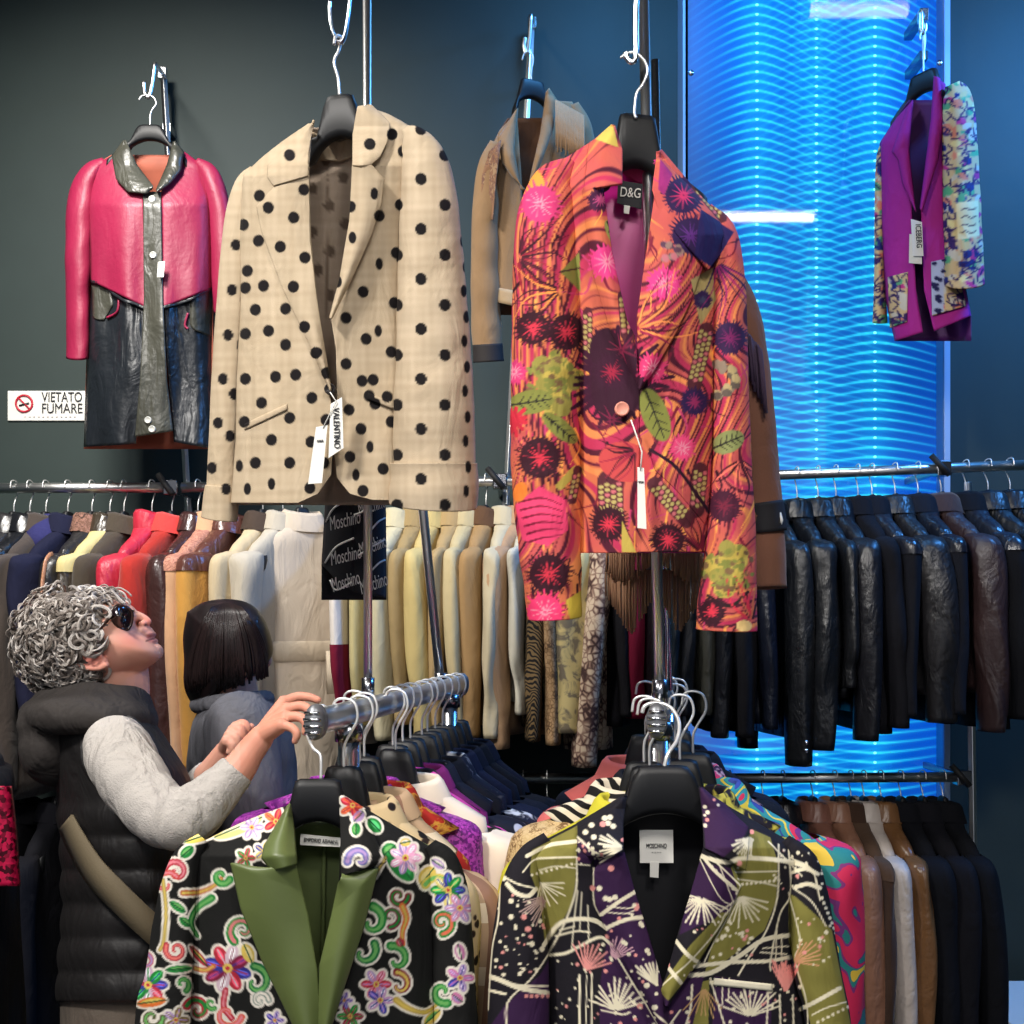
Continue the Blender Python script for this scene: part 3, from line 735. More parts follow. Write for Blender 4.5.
        dark(k, 533, 328, 20, 6); dark(k, 567, 332, 22, 7); star(k, 514, 372, 14, 8)
        dark(k, 540, 458, 25, 9); k.burst(513, 420, 0, 16, 12, 4, (200, 40, 60), seed=3)
        k.poly([(515, 505), (540, 486), (566, 500), (568, 530), (548, 546), (522, 540)], (232, 66, 110))
        for j in range(6): k.line([(519+j*2, 502+j*8), (542, 498+j*8), (562, 505+j*6)], 2.2, (110, 16, 44), .8)
        k.ell(520, 492, 7, 10, .3, (240, 130, 50)); k.line([(560, 486), (575, 470)], 8, YE)
        dark(k, 549, 574, 24, 11); star(k, 545, 612, 24, 12, (236, 56, 108)); k.poly([(566, 600), (582, 590), (582, 622), (570, 620)], (198, 170, 60))
        corn(k, 572, 500, 578, 470, 8, 2)
        # collar, lapels, fronts
        k.poly([(612, 124), (596, 140), (618, 148)], (214, 190, 90))
        star(k, 607, 262, 21, 14, (226, 60, 130)); dark(k, 600, 200, 12, 15, (70, 24, 60), (200, 80, 130)); corn(k, 625, 297, 629, 334, 15, 3)
        leaf(k, 613, 235, 16, 6, 1.1, (150, 150, 80)); corn(k, 588, 312, 588, 362, 9, 2)
        k.burst(618, 380, 10, 56, 30, 12, (56, 12, 40), seed=77, w2=3); k.ell(616, 384, 25, 42, 0, (52, 12, 36)); k.ell(606, 350, 16, 22, 0, (52, 12, 36)); k.burst(622, 350, 2, 20, 9, 2, (130, 30, 64), seed=78, w2=.6); k.burst(612, 420, 2, 18, 8, 2, (120, 26, 60), seed=79, w2=.6); dark(k, 612, 372, 20, 16, (56, 12, 40), (160, 30, 60))
        dark(k, 683, 196, 22, 18, NV, (206, 50, 100)); k.poly([(660, 160), (672, 175), (664, 196), (658, 190)], (150, 40, 110)); dark(k, 690, 236, 22, 19, NV, (90, 40, 120))
        k.poly([(700, 210), (734, 232), (712, 268), (694, 256)], (36, 26, 84)); corn(k, 696, 188, 722, 218, 9, 2)
        [k.ell(672+8*math.cos(i*1.7), 252+7*math.sin(i*2.3), 4, 3, i, ((150, 120, 110), (90, 60, 80), (190, 110, 120))[i % 3]) for i in range(22)]; star(k, 664, 284, 20, 20, (228, 60, 132)); petals(k, 636, 330, 6, 66, -1.2, .3, 12, (DK, (250, 150, 80), (150, 30, 70)), 21)
        k.poly([(690, 280), (712, 268), (716, 300), (700, 326)], (170, 150, 96)); dark(k, 702, 300, 9, 22, NV, (60, 60, 90))
        leaf(k, 655, 415, 28, 13, 1.2); star(k, 652, 368, 17, 23, (220, 56, 110)); corn(k, 706, 330, 694, 384, 14, 3); dark(k, 694, 402, 15, 24, NV, (150, 40, 90))
        star(k, 682, 448, 15, 25, (232, 70, 120)); corn(k, 610, 482, 612, 520, 24, 4); k.ell(625, 462, 26, 20, .2, (196, 70, 70)); petals(k, 636, 450, 4, 40, 1.8, 3.6, 10, (DK, (150, 30, 60)), 26)
        dark(k, 609, 524, 20, 27); dark(k, 668, 540, 19, 28); corn(k, 655, 485, 686, 520, 15, 3); corn(k, 700, 470, 696, 510, 14, 3)
        k.line([(650, 450), (676, 468), (708, 512)], 3.4, (40, 8, 30)); petals(k, 700, 552, 4, 46, -2.6, -1.2, 10, (DK, (110, 20, 50)), 29); k.poly([(622, 520), (636, 552), (622, 553)], YE)
        # right sleeve
        dark(k, 730, 338, 19, 30, (50, 22, 66), (120, 30, 90)); [k.ell(726+10*math.cos(i*1.7), 380+16*math.sin(i*2.3), 5, 4, i, ((140, 122, 104), (96, 84, 74), (176, 156, 110))[i % 3]) for i in range(30)]; leaf(k, 728, 442, 17, 11, -.4, (134, 140, 84)); dark(k, 724, 506, 19, 31, (64, 14, 40), (110, 24, 50))
        petals(k, 740, 460, 4, 46, .6, 2.6, 11, (DK, (250, 120, 100)), 32); petals(k, 716, 262, 6, 60, .4, 1.8, 9, (NV, (150, 30, 100)), 33)
        blot(k, 728, 570, 26, 34); k.line([(708, 596), (730, 606), (748, 592)], 3, (34, 30, 26)); dark(k, 712, 612, 15, 35); petals(k, 752, 622, 4, 48, -2.4, -1.3, 9, ((214, 50, 70), OR, DK), 36); k.ell(744, 626, 8, 6, 0, (238, 200, 130))
        return k.c
    m = painted('floral_cloth', .8, 500, .15, .3)
    mg = plain('magenta_lining', (196, 26, 132), .38, bs=0, spec=.5)
    g.backside(mg, y0=160, name='back_lining', step=5)
    g.fronts(m, [(612, 130), (601, 180), (610, 250), (628, 325), (640, 388), (640, 470), (638, 553)],
                [(660, 160), (654, 200), (645, 262), (638, 330), (640, 388), (640, 470), (637, 552)], ink=ink, off_r=.007, step=1.3)
    g.sleeve([(572, 160, 5), (555, 182, 22), (548, 215, 30), (546, 260, 32.5), (545.5, 340, 34), (545, 420, 34.5), (546, 480, 34), (549, 540, 31.5), (553, 590, 28.5), (554.5, 618, 27)], m, dY=-.03, ink=ink, ratio=.9, step=1.3, seed=31, tilt=.1, inner=(120, 20, 60))
    g.sleeve([(708, 206, 4), (722, 232, 14), (728, 280, 17), (730, 340, 17.5), (731, 400, 18), (732, 470, 20), (731, 530, 24.5), (728, 590, 29), (726.5, 630, 31)], m, dY=-.03, ink=ink, ratio=1.1, step=1.3, seed=32, tilt=.06, inner=(120, 20, 60))
    lp = dict(ink=ink, solid=.003, step=1.3)
    g.panel('lapel', [(602, 184), (611, 250), (626, 320), (634, 336)], [(583, 190), (587, 230), (593, 272), (612, 334), (628, 366), (640, 388)], m, off=.014, lift=.012, **lp)
    g.panel('lapel', [(654, 200), (645, 262), (637, 320), (639, 388)], [(698, 236), (704, 262), (693, 296), (676, 332), (655, 368), (640, 390)], m, off=.018, lift=.013, **lp)
    g.panel('collar', [(614, 125), (622, 150), (622, 184)], [(612, 125), (589, 145), (587, 165), (584, 190)], m, off=.016, lift=.012, **lp)
    g.panel('collar', [(657, 152), (652, 190), (664, 226)], [(661, 150), (700, 196), (736, 234), (708, 270), (697, 240)], m, off=.022, lift=.012, **lp)
    g.panel('pocket_flap', [(648, 446), (680, 466), (710, 508)], [(655, 470), (676, 490), (704, 524)], m, off=.006, lift=.004, **lp)
    g.panel('neck_facing', [(618, 158), (640, 168), (660, 160)], [(620, 172), (640, 184), (658, 176)], m, off=.004, base=(180, 60, 110), back=True)
    lb, y = g.card('brand_label', [(618, 180), (643, 184), (641.5, 209), (617, 203)], plain('label_black', (14, 14, 22), .7), Y=1.655)
    text_mesh('D&G', WHT, lb, P(630.5, 193, y-.0015), .021, xdir=(.995, 0, -.09), updir=(.09, 0, .995), fit=.03, name='brand_print')
    g.card('size_tag', [(624, 205), (630, 206), (629, 214), (624, 213)], WHT, Y=1.653)
    g.button(622, 409, 7, (226, 150, 130), off=.014)
    tg, y = g.card('price_tag', [(637.5, 467), (644, 468), (646.5, 529), (637.5, 528)], WHT, off=.028)
    text_mesh('==', PRNT, tg, P(641, 482, y-.0012), .006, fit=.007, name='tag_print')
    MB().tube([P(631, 420, y), P(637, 437, y-.002), P(642, 452, y-.002), P(640.5, 470, y-.001)], .0011, 5).build('tag_string', WHT, g.t)
    hk = [P(x, yy, 1.63) for x, yy in ((620.5, 58), (627, 53.5), (636, 53), (645, 62), (647.5, 72), (643, 84), (636.5, 94), (634.5, 112), (636, 118))]
    hanger_broad('black suit hanger holding the bright floral jacket', P(637, 114, 1.645), (1, .22), hw=.1, top=.027, bot=.036, h=.1, drop=.05, hook=hk, hr=.0022)
    # ---- fringed suede jacket behind
    s = Garment('jacket', 'brown suede fringed jacket hanging behind the bright floral jacket', 'jacket', 1.84, .045,
        [(610, 250), (604, 330), (605, 450), (606, 556)], [(716, 250), (722, 330), (712, 450), (703, 556)], fold=.004, seed=41)
    su = suede((112, 76, 60)); fr = plain('fringe_suede', (150, 114, 88), .95, bs=200, bstr=.2, spec=.1, var=.2)
    ys = [(0, 0)]
    s.panel('front_panel', [(610, 252), (604, 330), (605, 450), (606, 556)], [(660, 252), (656, 400), (655, 556)], su, step=5)
    s.panel('front_panel', [(661, 252), (658, 400), (657, 556)], [(716, 252), (722, 330), (712, 450), (703, 556)], su, step=5)
    s.backside(su)
    s.sleeve([(722, 262, 12), (738, 310, 21), (748, 370, 22), (757, 440, 20), (763, 500, 19), (767, 550, 18.5), (769, 588, 18)], su, dY=-.01, ratio=.9, step=3, tilt=-.1, seed=43)
    s.sleeve([(764, 502, 19.6), (766, 517, 19.6), (767.5, 532, 19.6)], plain('black_band', (16, 14, 20), .8), dY=-.01, ratio=.93, step=3, name='sleeve_band')
    for x, yy in ((752, 520), (763, 517), (773, 516), (780.5, 519)):
        MB().tube([P(x-1, yy-6, 1.806+abs(x-765)*.0004), P(x+1, yy+1, 1.803+abs(x-765)*.0004), P(x-.5, yy+7, 1.806+abs(x-765)*.0004)], .003, 6).build('stitch', WHT, s.t)
    s.sleeve([(602, 262, 9), (592, 330, 16), (585, 420, 17), (582, 500, 16)], su, dY=.01, ratio=.9, step=4)
    mb = MB(); rr = random.Random(3)
    for i in range(26):                                       # fringe along the upper sleeve
        f = i/25; x = 738+f*24+rr.uniform(-1, 1); y0 = 322+f*30; y1 = 360+f*52+rr.uniform(-5, 5); d = 1.79+rr.uniform(-.006, .004)
        mb.tube([P(x, y0, d), P(x+3, (y0+y1)/2, d-.003), P(x+5, y1, d)], .0026, 5)
    tag(mb.build('sleeve_fringe', plain('fringe_dark', (62, 46, 66), .9, var=.2), s.t), kind='stuff')
    mb = MB()
    for row, (ya, yb0, dy) in enumerate(((548, 590, .0), (570, 0, .012))):
        for i in range(58):
            x = 606+i*1.68+rr.uniform(-.5, .5); u = (x-606)/98
            v = abs((u-.5)*2)                                 # fringe is longest beside the opening
            y1 = (572+10*math.sin(u*9)+rr.uniform(-2, 3)) if row == 0 else 596+42*(1-abs(((u*2) % 1)-.5)*2)*.9+rr.uniform(-3, 2)
            if row == 1 and .47 < u < .56: continue
            d = 1.79+.03*v**3+dy+rr.uniform(-.003, .003)
            mb.tube([P(x, ya, d), P(x+rr.uniform(-1, 1), (ya+y1)/2, d-.002), P(x+rr.uniform(-1.5, 1.5), y1, d)], rr.uniform(.0016, .0025), 5)
    tag(mb.build('hem_fringe', fr, s.t), kind='stuff')
    hanger_broad('black suit hanger holding the brown fringed jacket', P(662, 236, 1.85), (1, .2), hw=.075, top=.02, bot=.034, h=.05, drop=.03,
        hook=[P(662, 238, 1.85), P(662, 226, 1.85), P(665, 216, 1.82), P(663, 208, 1.78), P(658, 212, 1.745)])
floral()
# ================================================================ three garments high on the wall
def pink_coat():
    g = Garment('coat', 'raspberry pink and black leather coat high on the wall beside the sign', 'coat', 3.07, .085,
        [(125, 145), (108, 158), (92, 166), (88, 200), (90, 285), (87, 350), (84, 447)], [(172, 145), (186, 153), (203, 165), (211, 195), (213, 290), (213, 350), (213, 449)], fold=.02, seed=51, fs=.13)
    pk = plain('raspberry_leather', (140, 26, 62), .5, bs=90, bstr=.25, bd=.003, spec=.5, var=.1, wr=.006); bk = leather((27, 31, 36), .36); gy = leather((62, 62, 54), .4)
    g.backside(plain('print_lining', (150, 80, 60), .7, bs=40, var=.4), y0=155)
    hem_l = [(86, 280), (91, 280), (103, 282), (113, 292), (124, 299), (135, 302), (147, 308)]
    # leather body below, pink cape yoke above
    g.panel('skirt_panel', [(93, 270), (87, 350), (84, 447)], [(147, 270), (146, 350), (136, 444)], bk, step=3)
    g.panel('skirt_panel', [(160, 270), (166, 350), (174, 442)], [(212, 270), (213, 350), (213, 449)], bk, step=3)
    def yoke(A, B): return g.panel('yoke', A, B, pk, off=.012, step=2.5, lift=.004)
    yoke([(125, 146), (131, 175), (143, 192), (146, 240), (147, 308)], [(112, 156), (92, 166), (88, 210), (90, 250), (91, 281)])
    yoke([(172, 146), (170, 170), (161, 192), (162, 240), (162, 308)], [(186, 153), (203, 165), (213, 210), (213, 250), (213, 288)])
    g.panel('hem_piping', hem_l[1:], [(x, y+3) for x, y in hem_l[1:]], bk, off=.014, step=2)
    g.panel('hem_piping', [(162, 306), (178, 302), (190, 298), (213, 286)], [(162, 309), (178, 305), (190, 301), (213, 289)], bk, off=.014, step=2)
    g.panel('placket', [(143, 192), (144, 300), (140, 380), (135, 437)], [(161, 192), (163, 300), (167, 380), (173, 431)], gy, off=.017, step=2.5)
    g.panel('pocket_patch', [(92, 285), (93, 318), (100, 320)], [(110, 287), (113, 305), (104, 320)], gy, off=.004, step=2.5)
    g.panel('pocket_patch', [(190, 288), (190, 325), (194, 330)], [(212, 288), (212, 330), (212, 337)], gy, off=.004, step=2.5)
    for pts in ([(119, 300), (117, 312), (107, 318)], [(188, 313), (185, 325), (188, 329)]):
        q = catmull(pts, 6); MB().tube(g.at(q[:, 0], q[:, 1], .006), .0035, 6).build('pocket_trim', pk, g.t)
    g.sleeve([(104, 160, 3), (92, 170, 9), (84, 186, 12), (80, 210, 13.5), (79, 250, 13.5), (78, 300, 12.5), (77.5, 358, 11.5)], pk, dY=-.02, ratio=1.0, step=2.5, seed=53, fold=.07, tilt=.2)
    g.sleeve([(196, 160, 3), (207, 171, 9), (214, 188, 11.5), (219, 215, 12), (222, 260, 12), (224, 312, 11)], pk, dY=-.02, ratio=1.0, step=2.5, seed=54, fold=.07, tilt=.2)
    g.panel('collar', [(126, 140), (137, 165), (153, 186)], [(123, 141), (112, 156), (116, 179), (128, 192), (146, 194), (153, 188)], gy, off=.03, lift=.012, step=2)
    g.panel('collar', [(173, 142), (167, 165), (156, 190)], [(175, 141), (184, 152), (181, 171), (170, 184), (157, 193)], gy, off=.03, lift=.012, step=2)
    for x, y in ((152, 199), (153, 255), (148, 420), (152, 429)): g.button(x, y, 3.4, (186, 186, 180), off=.02)
    tg, y = g.card('price_tag', [(158, 262), (165, 261), (163.5, 277), (157, 277)], WHT, off=.035)
    hk = [P(x, yy, 3.055) for x, yy in ((139, 100), (142, 96), (149, 95), (154, 98), (156, 104), (151, 112), (150, 122), (150, 126))]
    hanger_broad('black suit hanger holding the raspberry pink coat', P(150, 125, 3.06), (1, 0), hw=.11, top=.03, bot=.052, h=.062, drop=.06, hook=hk)
def suede_jacket():
    g = Garment('jacket', 'tan suede jacket with shawl collar high on the wall behind the floral jacket', 'jacket', 3.0, .07,
        [(517, 105), (500, 130), (490, 150), (491, 220), (489, 300)], [(553, 95), (572, 102), (584, 120), (588, 200), (590, 315)], k=.0006, fold=.014, seed=61, fs=.09)
    su = suede((142, 114, 84)); dk = suede((112, 78, 56)); cuf = plain('dark_cuff', (34, 28, 28), .8, bs=200); pt = patmat('suede_yoke_print', 'blotch', (140, 104, 78), (106, 72, 66), (160, 130, 100), 60)
    g.backside(dk, y0=118)
    g.panel('front_panel', [(500, 130), (490, 150), (491, 220), (488, 298)], [(517, 112), (521, 170), (524, 230), (522, 308)], su, step=3)
    g.panel('front_panel', [(545, 100), (536, 160), (528, 200), (527, 312)], [(572, 102), (584, 120), (588, 200), (590, 315)], su, step=3)
    g.sleeve([(496, 142, 6), (489, 165, 11), (486, 200, 13), (485, 260, 14), (486, 320, 15), (487.5, 348, 15)], su, dY=-.02, ratio=1, step=3, fold=.06)
    g.sleeve([(487.5, 344, 15.4), (488.5, 362, 15.4)], cuf, dY=-.02, ratio=1.02, step=3, name='cuff')
    g.panel('shoulder_patch', [(489, 152), (482, 175), (480, 218)], [(501, 140), (496, 180), (493, 220)], pt, off=.05, step=3)
    g.sleeve([(573, 104, 6), (582, 128, 10), (587, 170, 12), (590, 240, 13), (592, 330, 13)], su, dY=.0, ratio=1, step=3, fold=.06)
    g.panel('collar', [(518, 108), (514, 150), (521, 190)], [(516, 110), (498, 138), (502, 162), (513, 178), (526, 190)], su, off=.02, lift=.015, step=2)
    g.panel('collar', [(546, 92), (541, 130), (528, 188)], [(549, 88), (557, 100), (553, 130), (542, 160), (530, 190)], su, off=.03, lift=.015, step=2)
    mb = MB(); rr = random.Random(8)
    for i in range(18):
        x = 556+i*1.6; mb.tube([P(x, 100+i*.9, 2.93), P(x+.6, 130+i, 2.925), P(x+.4, 148+rr.uniform(-3, 4)+i*.6, 2.93)], .0032, 5)
    tag(mb.build('shoulder_fringe', suede((166, 132, 98)), g.t), kind='stuff')
    g.panel('hem_band', [(489, 286), (522, 292)], [(488, 300), (522, 308)], suede((176, 150, 116)), off=.006, step=3)
    hk = [P(x, yy, 3.0) for x, yy in ((522, 60), (524, 54), (528, 52), (532.5, 55), (533, 62), (531, 72), (531.5, 80))]
    hanger_broad('black suit hanger holding the tan suede jacket', P(532, 80, 2.99), (1, .45), hw=.06, top=.03, bot=.042, h=.07, drop=.04, hook=hk)
def magenta_jacket():
    g = Garment('jacket', 'magenta blazer with bright cartoonish printed sleeves at right of the blue panel', 'jacket', 2.93, .06,
        [(912, 96), (895, 120), (880, 143), (881, 220), (886, 300), (895, 341)], [(938, 74), (945, 84), (950, 120), (955, 220), (962, 270), (971, 316)], k=-.0012, fold=.006, seed=71, fs=.08)
    mg = cloth((162, 36, 130), .75); dk = plain('violet_lining', (84, 20, 104), .6)
    CC = [(206, 180, 120), (60, 30, 90), (190, 50, 120), (90, 160, 110), (226, 206, 140), (220, 130, 100), (30, 40, 110), (200, 190, 170)]
    def ink(x, y):
        k = Ink(x, y, (206, 176, 128)); r = random.Random(5)
        for i in range(460):
            k.ell(r.uniform(870, 990), r.uniform(76, 335), r.uniform(2, 7), r.uniform(2, 5), r.uniform(0, 3), CC[r.randrange(8)])
        for i in range(300):
            a, b = r.uniform(870, 985), r.uniform(80, 330); t = r.uniform(0, 6)
            k.line([(a, b), (a+6*math.cos(t), b+6*math.sin(t)), (a+9*math.cos(t+.9), b+9*math.sin(t+.9))], 1.5, (44, 22, 80))
        k.poly([(956, 203), (978, 200), (980, 236), (958, 240)], (232, 214, 160))
        for q in (210, 218, 226, 233): k.line([(961, q), (966, q-2), (971, q), (976, q-2)], 1.1, (70, 50, 60))
        k.poly([(930, 262), (944, 256), (944, 312), (931, 316)], (170, 176, 200))
        for i in range(16): k.ell(r.uniform(931, 944), r.uniform(260, 314), 2.6, 2, 0, (26, 24, 70))
        return k.c
    pr = painted('printed_sleeve', .75, 400, .15)
    g.backside(dk, y0=100)
    g.panel('front_panel', [(897, 118), (880, 143), (881, 220), (886, 300), (895, 341)], [(913, 100), (908, 150), (912, 215), (916, 290), (923, 332)], mg, off=.003, step=2.5)
    g.panel('front_panel', [(934, 76), (930, 130), (921, 212), (924, 290), (934, 331)], [(945, 84), (950, 120), (955, 220), (962, 270), (971, 316)], mg, step=2.5)
    g.sleeve([(886, 140, 3), (881, 160, 5), (880, 220, 5.5), (880, 280, 6), (880, 323, 7.5)], pr, dY=.005, ratio=1.5, ink=ink, step=1.4, tilt=.1)
    g.sleeve([(952, 84, 8), (958, 100, 15), (960, 150, 18), (962, 210, 19), (964, 250, 19.5), (965, 284, 19.5)], pr, dY=-.03, ratio=1, ink=ink, step=1.4, tilt=.25, inner=(50, 20, 90))
    g.panel('lapel', [(913, 102), (909, 150), (915, 208)], [(908, 106), (892, 152), (898, 160), (903, 185), (916, 212)], mg, off=.012, lift=.012, step=2)
    g.panel('lapel', [(934, 76), (931, 120), (920, 208)], [(940, 78), (944, 120), (938, 160), (922, 212)], mg, off=.016, lift=.012, step=2)
    g.panel('pocket', [(888, 277), (890, 328)], [(908, 272), (907, 322)], pr, off=.006, ink=ink, step=1.4)
    g.panel('pocket', [(931, 262), (932, 316)], [(955, 257), (966, 306)], pr, off=.006, ink=ink, step=1.4)
    tg, y = g.card('price_tag', [(911, 219), (922, 222), (923.5, 256), (913, 256)], WHT, off=.03)
    text_mesh('ICEBERG', PRNT, tg, P(918.5, 236, y-.0014), .02, xdir=(.05, 0, -1), updir=(1, 0, .05), fit=.06, name='brand_print')
    g.card('price_tag', [(909.5, 234), (921, 235), (922, 264), (909, 263)], WHT, off=.026)
    hk = [P(x, yy, 2.96) for x, yy in ((920, 40), (920.5, 34), (922.5, 31), (925, 34), (925, 44), (923.5, 56), (923.5, 73))]
    hanger_broad('dark suit hanger holding the magenta printed blazer', P(924, 72, 2.95), (.55, -.85), hw=.085, top=.035, bot=.05, h=.075, drop=.05, hook=hk)
pink_coat(); suede_jacket(); magenta_jacket()
# ================================================================ the two jackets at the front of the racks
def baroque():
    g = Garment('jacket', 'black jacket with white outlined baroque flowers and green satin lapels', 'jacket', 1.44, .075,
        [(288, 806), (262, 815), (235, 826), (203, 842), (190, 856), (189, 900), (190, 1024), (192, 1330)],
        [(343, 796), (370, 812), (405, 833), (432, 848), (442, 862), (440, 920), (438, 1024), (436, 1330)], k=.00012, fold=.005, seed=81)
    BK, W = (25, 25, 24), (226, 218, 204)
    G1, G2, RD, PKK, YL, BL, PU = (34, 128, 56), (110, 176, 96), (176, 44, 60), (220, 130, 140), (214, 186, 90), (52, 54, 140), (170, 140, 190)
    def scroll(k, cx, cy, r, a0, turns, c1, c2, hand=1, w=8):
        n = 26; p = []
        for i in range(n):
            t = i/(n-1); q = r*(1-.82*t); a = a0+hand*turns*2*PI*t; p.append((cx+q*math.cos(a), cy+q*math.sin(a)))
        k.line(p, w+5, W, w*.5+4, smooth=False); return lambda: (k.line(p, w, c1, w*.4, smooth=False), k.line(p, w*.45, c2, w*.15, smooth=False))
    def stem(k, pts, c1, c2, w=7, w2=None):
        k.line(pts, w+5, W, (w2 or w)+4); return lambda: (k.line(pts, w, c1, w2 or w), k.line(pts, w*.4, c2, (w2 or w)*.3))
    def flower(k, cx, cy, r, n, cols, rot=0):
        pp = [(cx+r*.62*math.cos(rot+2*PI*i/n), cy+r*.62*math.sin(rot+2*PI*i/n), rot+2*PI*i/n) for i in range(n)]
        for x, y, a in pp: k.ell(x, y, r*.5+2.4, r*.3+2.4, a, W)
        def top():
            for i, (x, y, a) in enumerate(pp):
                k.ell(x, y, r*.48, r*.28, a, cols[i % len(cols)]); k.ell(x+r*.08*math.cos(a), y+r*.08*math.sin(a), r*.3, r*.11, a, tuple(min(255, v*1.5+30) for v in cols[i % len(cols)]))
                k.line([(cx, cy), (x+r*.3*math.cos(a), y+r*.3*math.sin(a))], 1.3, cols[(i+1) % len(cols)])
            k.ell(cx, cy, r*.22, r*.22, 0, YL); k.ell(cx, cy, r*.1, r*.1, 0, RD)
        return top
    def leaf(k, x0, y0, x1, y1, w, c1, c2):
        cx, cy, L, a = (x0+x1)/2, (y0+y1)/2, math.hypot(x1-x0, y1-y0)/2, math.atan2(y1-y0, x1-x0)
        k.ell(cx, cy, L+2.5, w+2.5, a, W)
        return lambda: (k.ell(cx, cy, L, w, a, c1), k.ell(cx+w*.2*math.sin(a), cy-w*.2*math.cos(a), L*.7, w*.45, a, c2), k.line([(x0, y0), (x1, y1)], 1.2, (20, 70, 40)))
    def ink(x, y):
        k = Ink(x, y, BK); T = []
        # left shoulder garland
        T += [leaf(k, 185, 842, 226, 828, 5, (226, 200, 90), (240, 220, 150)), leaf(k, 215, 838, 262, 818, 7, (226, 210, 130), (240, 230, 190)), flower(k, 252, 828, 11, 6, (PU, (210, 190, 220))), flower(k, 276, 822, 12, 5, (RD, (220, 110, 60))), leaf(k, 181, 857, 193, 847, 5, G1, G2)]
        T += [scroll(k, 176, 872, 12, 3.4, 1.1, RD, PKK, 1, 7), scroll(k, 166, 884, 13, -.6, .9, (200, 70, 60), PKK, -1, 6), stem(k, [(163, 880), (166, 910), (164, 940), (160, 950)], (170, 150, 90), YL, 4), stem(k, [(183, 893), (200, 892), (214, 886), (222, 878)], (180, 100, 60), YL, 6, 4), scroll(k, 222, 876, 9, .4, .9, G1, G2, 1, 8)]
        T += [leaf(k, 170, 902, 185, 912, 4, G1, G2), stem(k, [(212, 898), (198, 908), (191, 922), (198, 936)], G1, G2, 8, 4), leaf(k, 180, 918, 190, 926, 4, G1, G2), scroll(k, 176, 950, 11, 3.6, 1.2, RD, (230, 120, 110), -1, 6)]
        T += [flower(k, 148, 985, 18, 8, (BL, RD, (200, 170, 190), G1)), scroll(k, 146, 962, 11, 2.8, .9, (190, 100, 120), PU, 1, 7), leaf(k, 137, 1004, 166, 1000, 5, (214, 110, 50), YL), scroll(k, 152, 1018, 11, 0, 1, (80, 80, 50), G2, 1, 7), leaf(k, 166, 970, 192, 968, 3.5, G1, G2), scroll(k, 182, 984, 8, 1, .8, G1, G2, -1, 6), flower(k, 176, 1020, 12, 5, ((120, 100, 60), PU))]
        T += [flower(k, 228, 968, 22, 8, (BL, RD, (206, 180, 190), (120, 30, 60)), .3), scroll(k, 243, 930, 14, 2.2, 1.0, G1, (210, 120, 120), 1, 9), leaf(k, 190, 946, 208, 966, 3.5, RD, YL), stem(k, [(196, 968), (206, 970), (214, 966)], (200, 110, 70), YL, 5), leaf(k, 244, 944, 252, 962, 6, YL, (240, 220, 160)), scroll(k, 255, 982, 16, -1.6, .8, (30, 110, 60), G2, 1, 9), scroll(k, 260, 1000, 9, 0, 1, (140, 150, 140), W, -1, 6), stem(k, [(226, 990), (224, 1006), (232, 1018)], RD, PKK, 6), scroll(k, 228, 1014, 14, .2, .9, (214, 90, 70), PKK, 1, 7), scroll(k, 198, 1010, 12, 3.5, 1, RD, G1, 1, 9), scroll(k, 212, 1003, 6, 1, .8, G1, G2, 1, 5), flower(k, 275, 1020, 9, 5, (PU, BL)), scroll(k, 200, 1050, 18, 1, 1, G1, G2), scroll(k, 258, 1060, 18, 2, 1, RD, PKK)]
        # near the lapels
        T += [flower(k, 246, 858, 9, 5, (RD, G1)), flower(k, 264, 852, 9, 5, (YL, BL))]
        # right side
        T += [leaf(k, 350, 812, 360, 798, 6, RD, (230, 130, 60)), flower(k, 352, 806, 11, 5, ((220, 90, 50), RD)), leaf(k, 354, 822, 362, 812, 5, PU, PKK), leaf(k, 368, 820, 380, 832, 6, G1, (90, 200, 120)), leaf(k, 356, 836, 356, 824, 4, G1, G2)]
        T += [leaf(k, 383, 856, 395, 846, 7, G1, G2), leaf(k, 388, 852, 412, 880, 9, G1, (60, 170, 90)), flower(k, 405, 858, 15, 7, ((226, 160, 190), (240, 190, 210), PU)), leaf(k, 400, 844, 410, 842, 4, YL, W), scroll(k, 360, 860, 12, 3, .8, (110, 110, 170), PU, 1, 8), stem(k, [(374, 876), (380, 866), (385, 858)], (150, 130, 90), YL, 4)]
        T += [scroll(k, 398, 896, 10, 0, 1.1, (130, 40, 50), G1, 1, 7), scroll(k, 390, 916, 11, 1.6, 1, (120, 40, 60), G1, -1, 6), stem(k, [(402, 906), (406, 918), (402, 932), (403, 944)], (224, 120, 60), YL, 7, 4), scroll(k, 370, 922, 16, -1.4, .7, G1, G2, 1, 10), scroll(k, 395, 960, 15, 4.4, .7, G1, G2, 1, 9), scroll(k, 362, 952, 15, -.6, .6, (30, 110, 60), G2, 1, 9), flower(k, 376, 984, 14, 6, (RD, PU, (214, 120, 140))), flower(k, 380, 1000, 13, 5, ((196, 150, 190), BL)), flower(k, 350, 1016, 12, 6, ((140, 40, 60), G1)), scroll(k, 398, 985, 13, 4.6, .7, (130, 40, 50), YL, 1, 8), stem(k, [(396, 1000), (408, 1008), (424, 1012), (438, 1004)], (190, 160, 70), YL, 7, 3), flower(k, 344, 1000, 8, 5, (PU, BL)), leaf(k, 402, 946, 398, 938, 4, RD, PKK)]
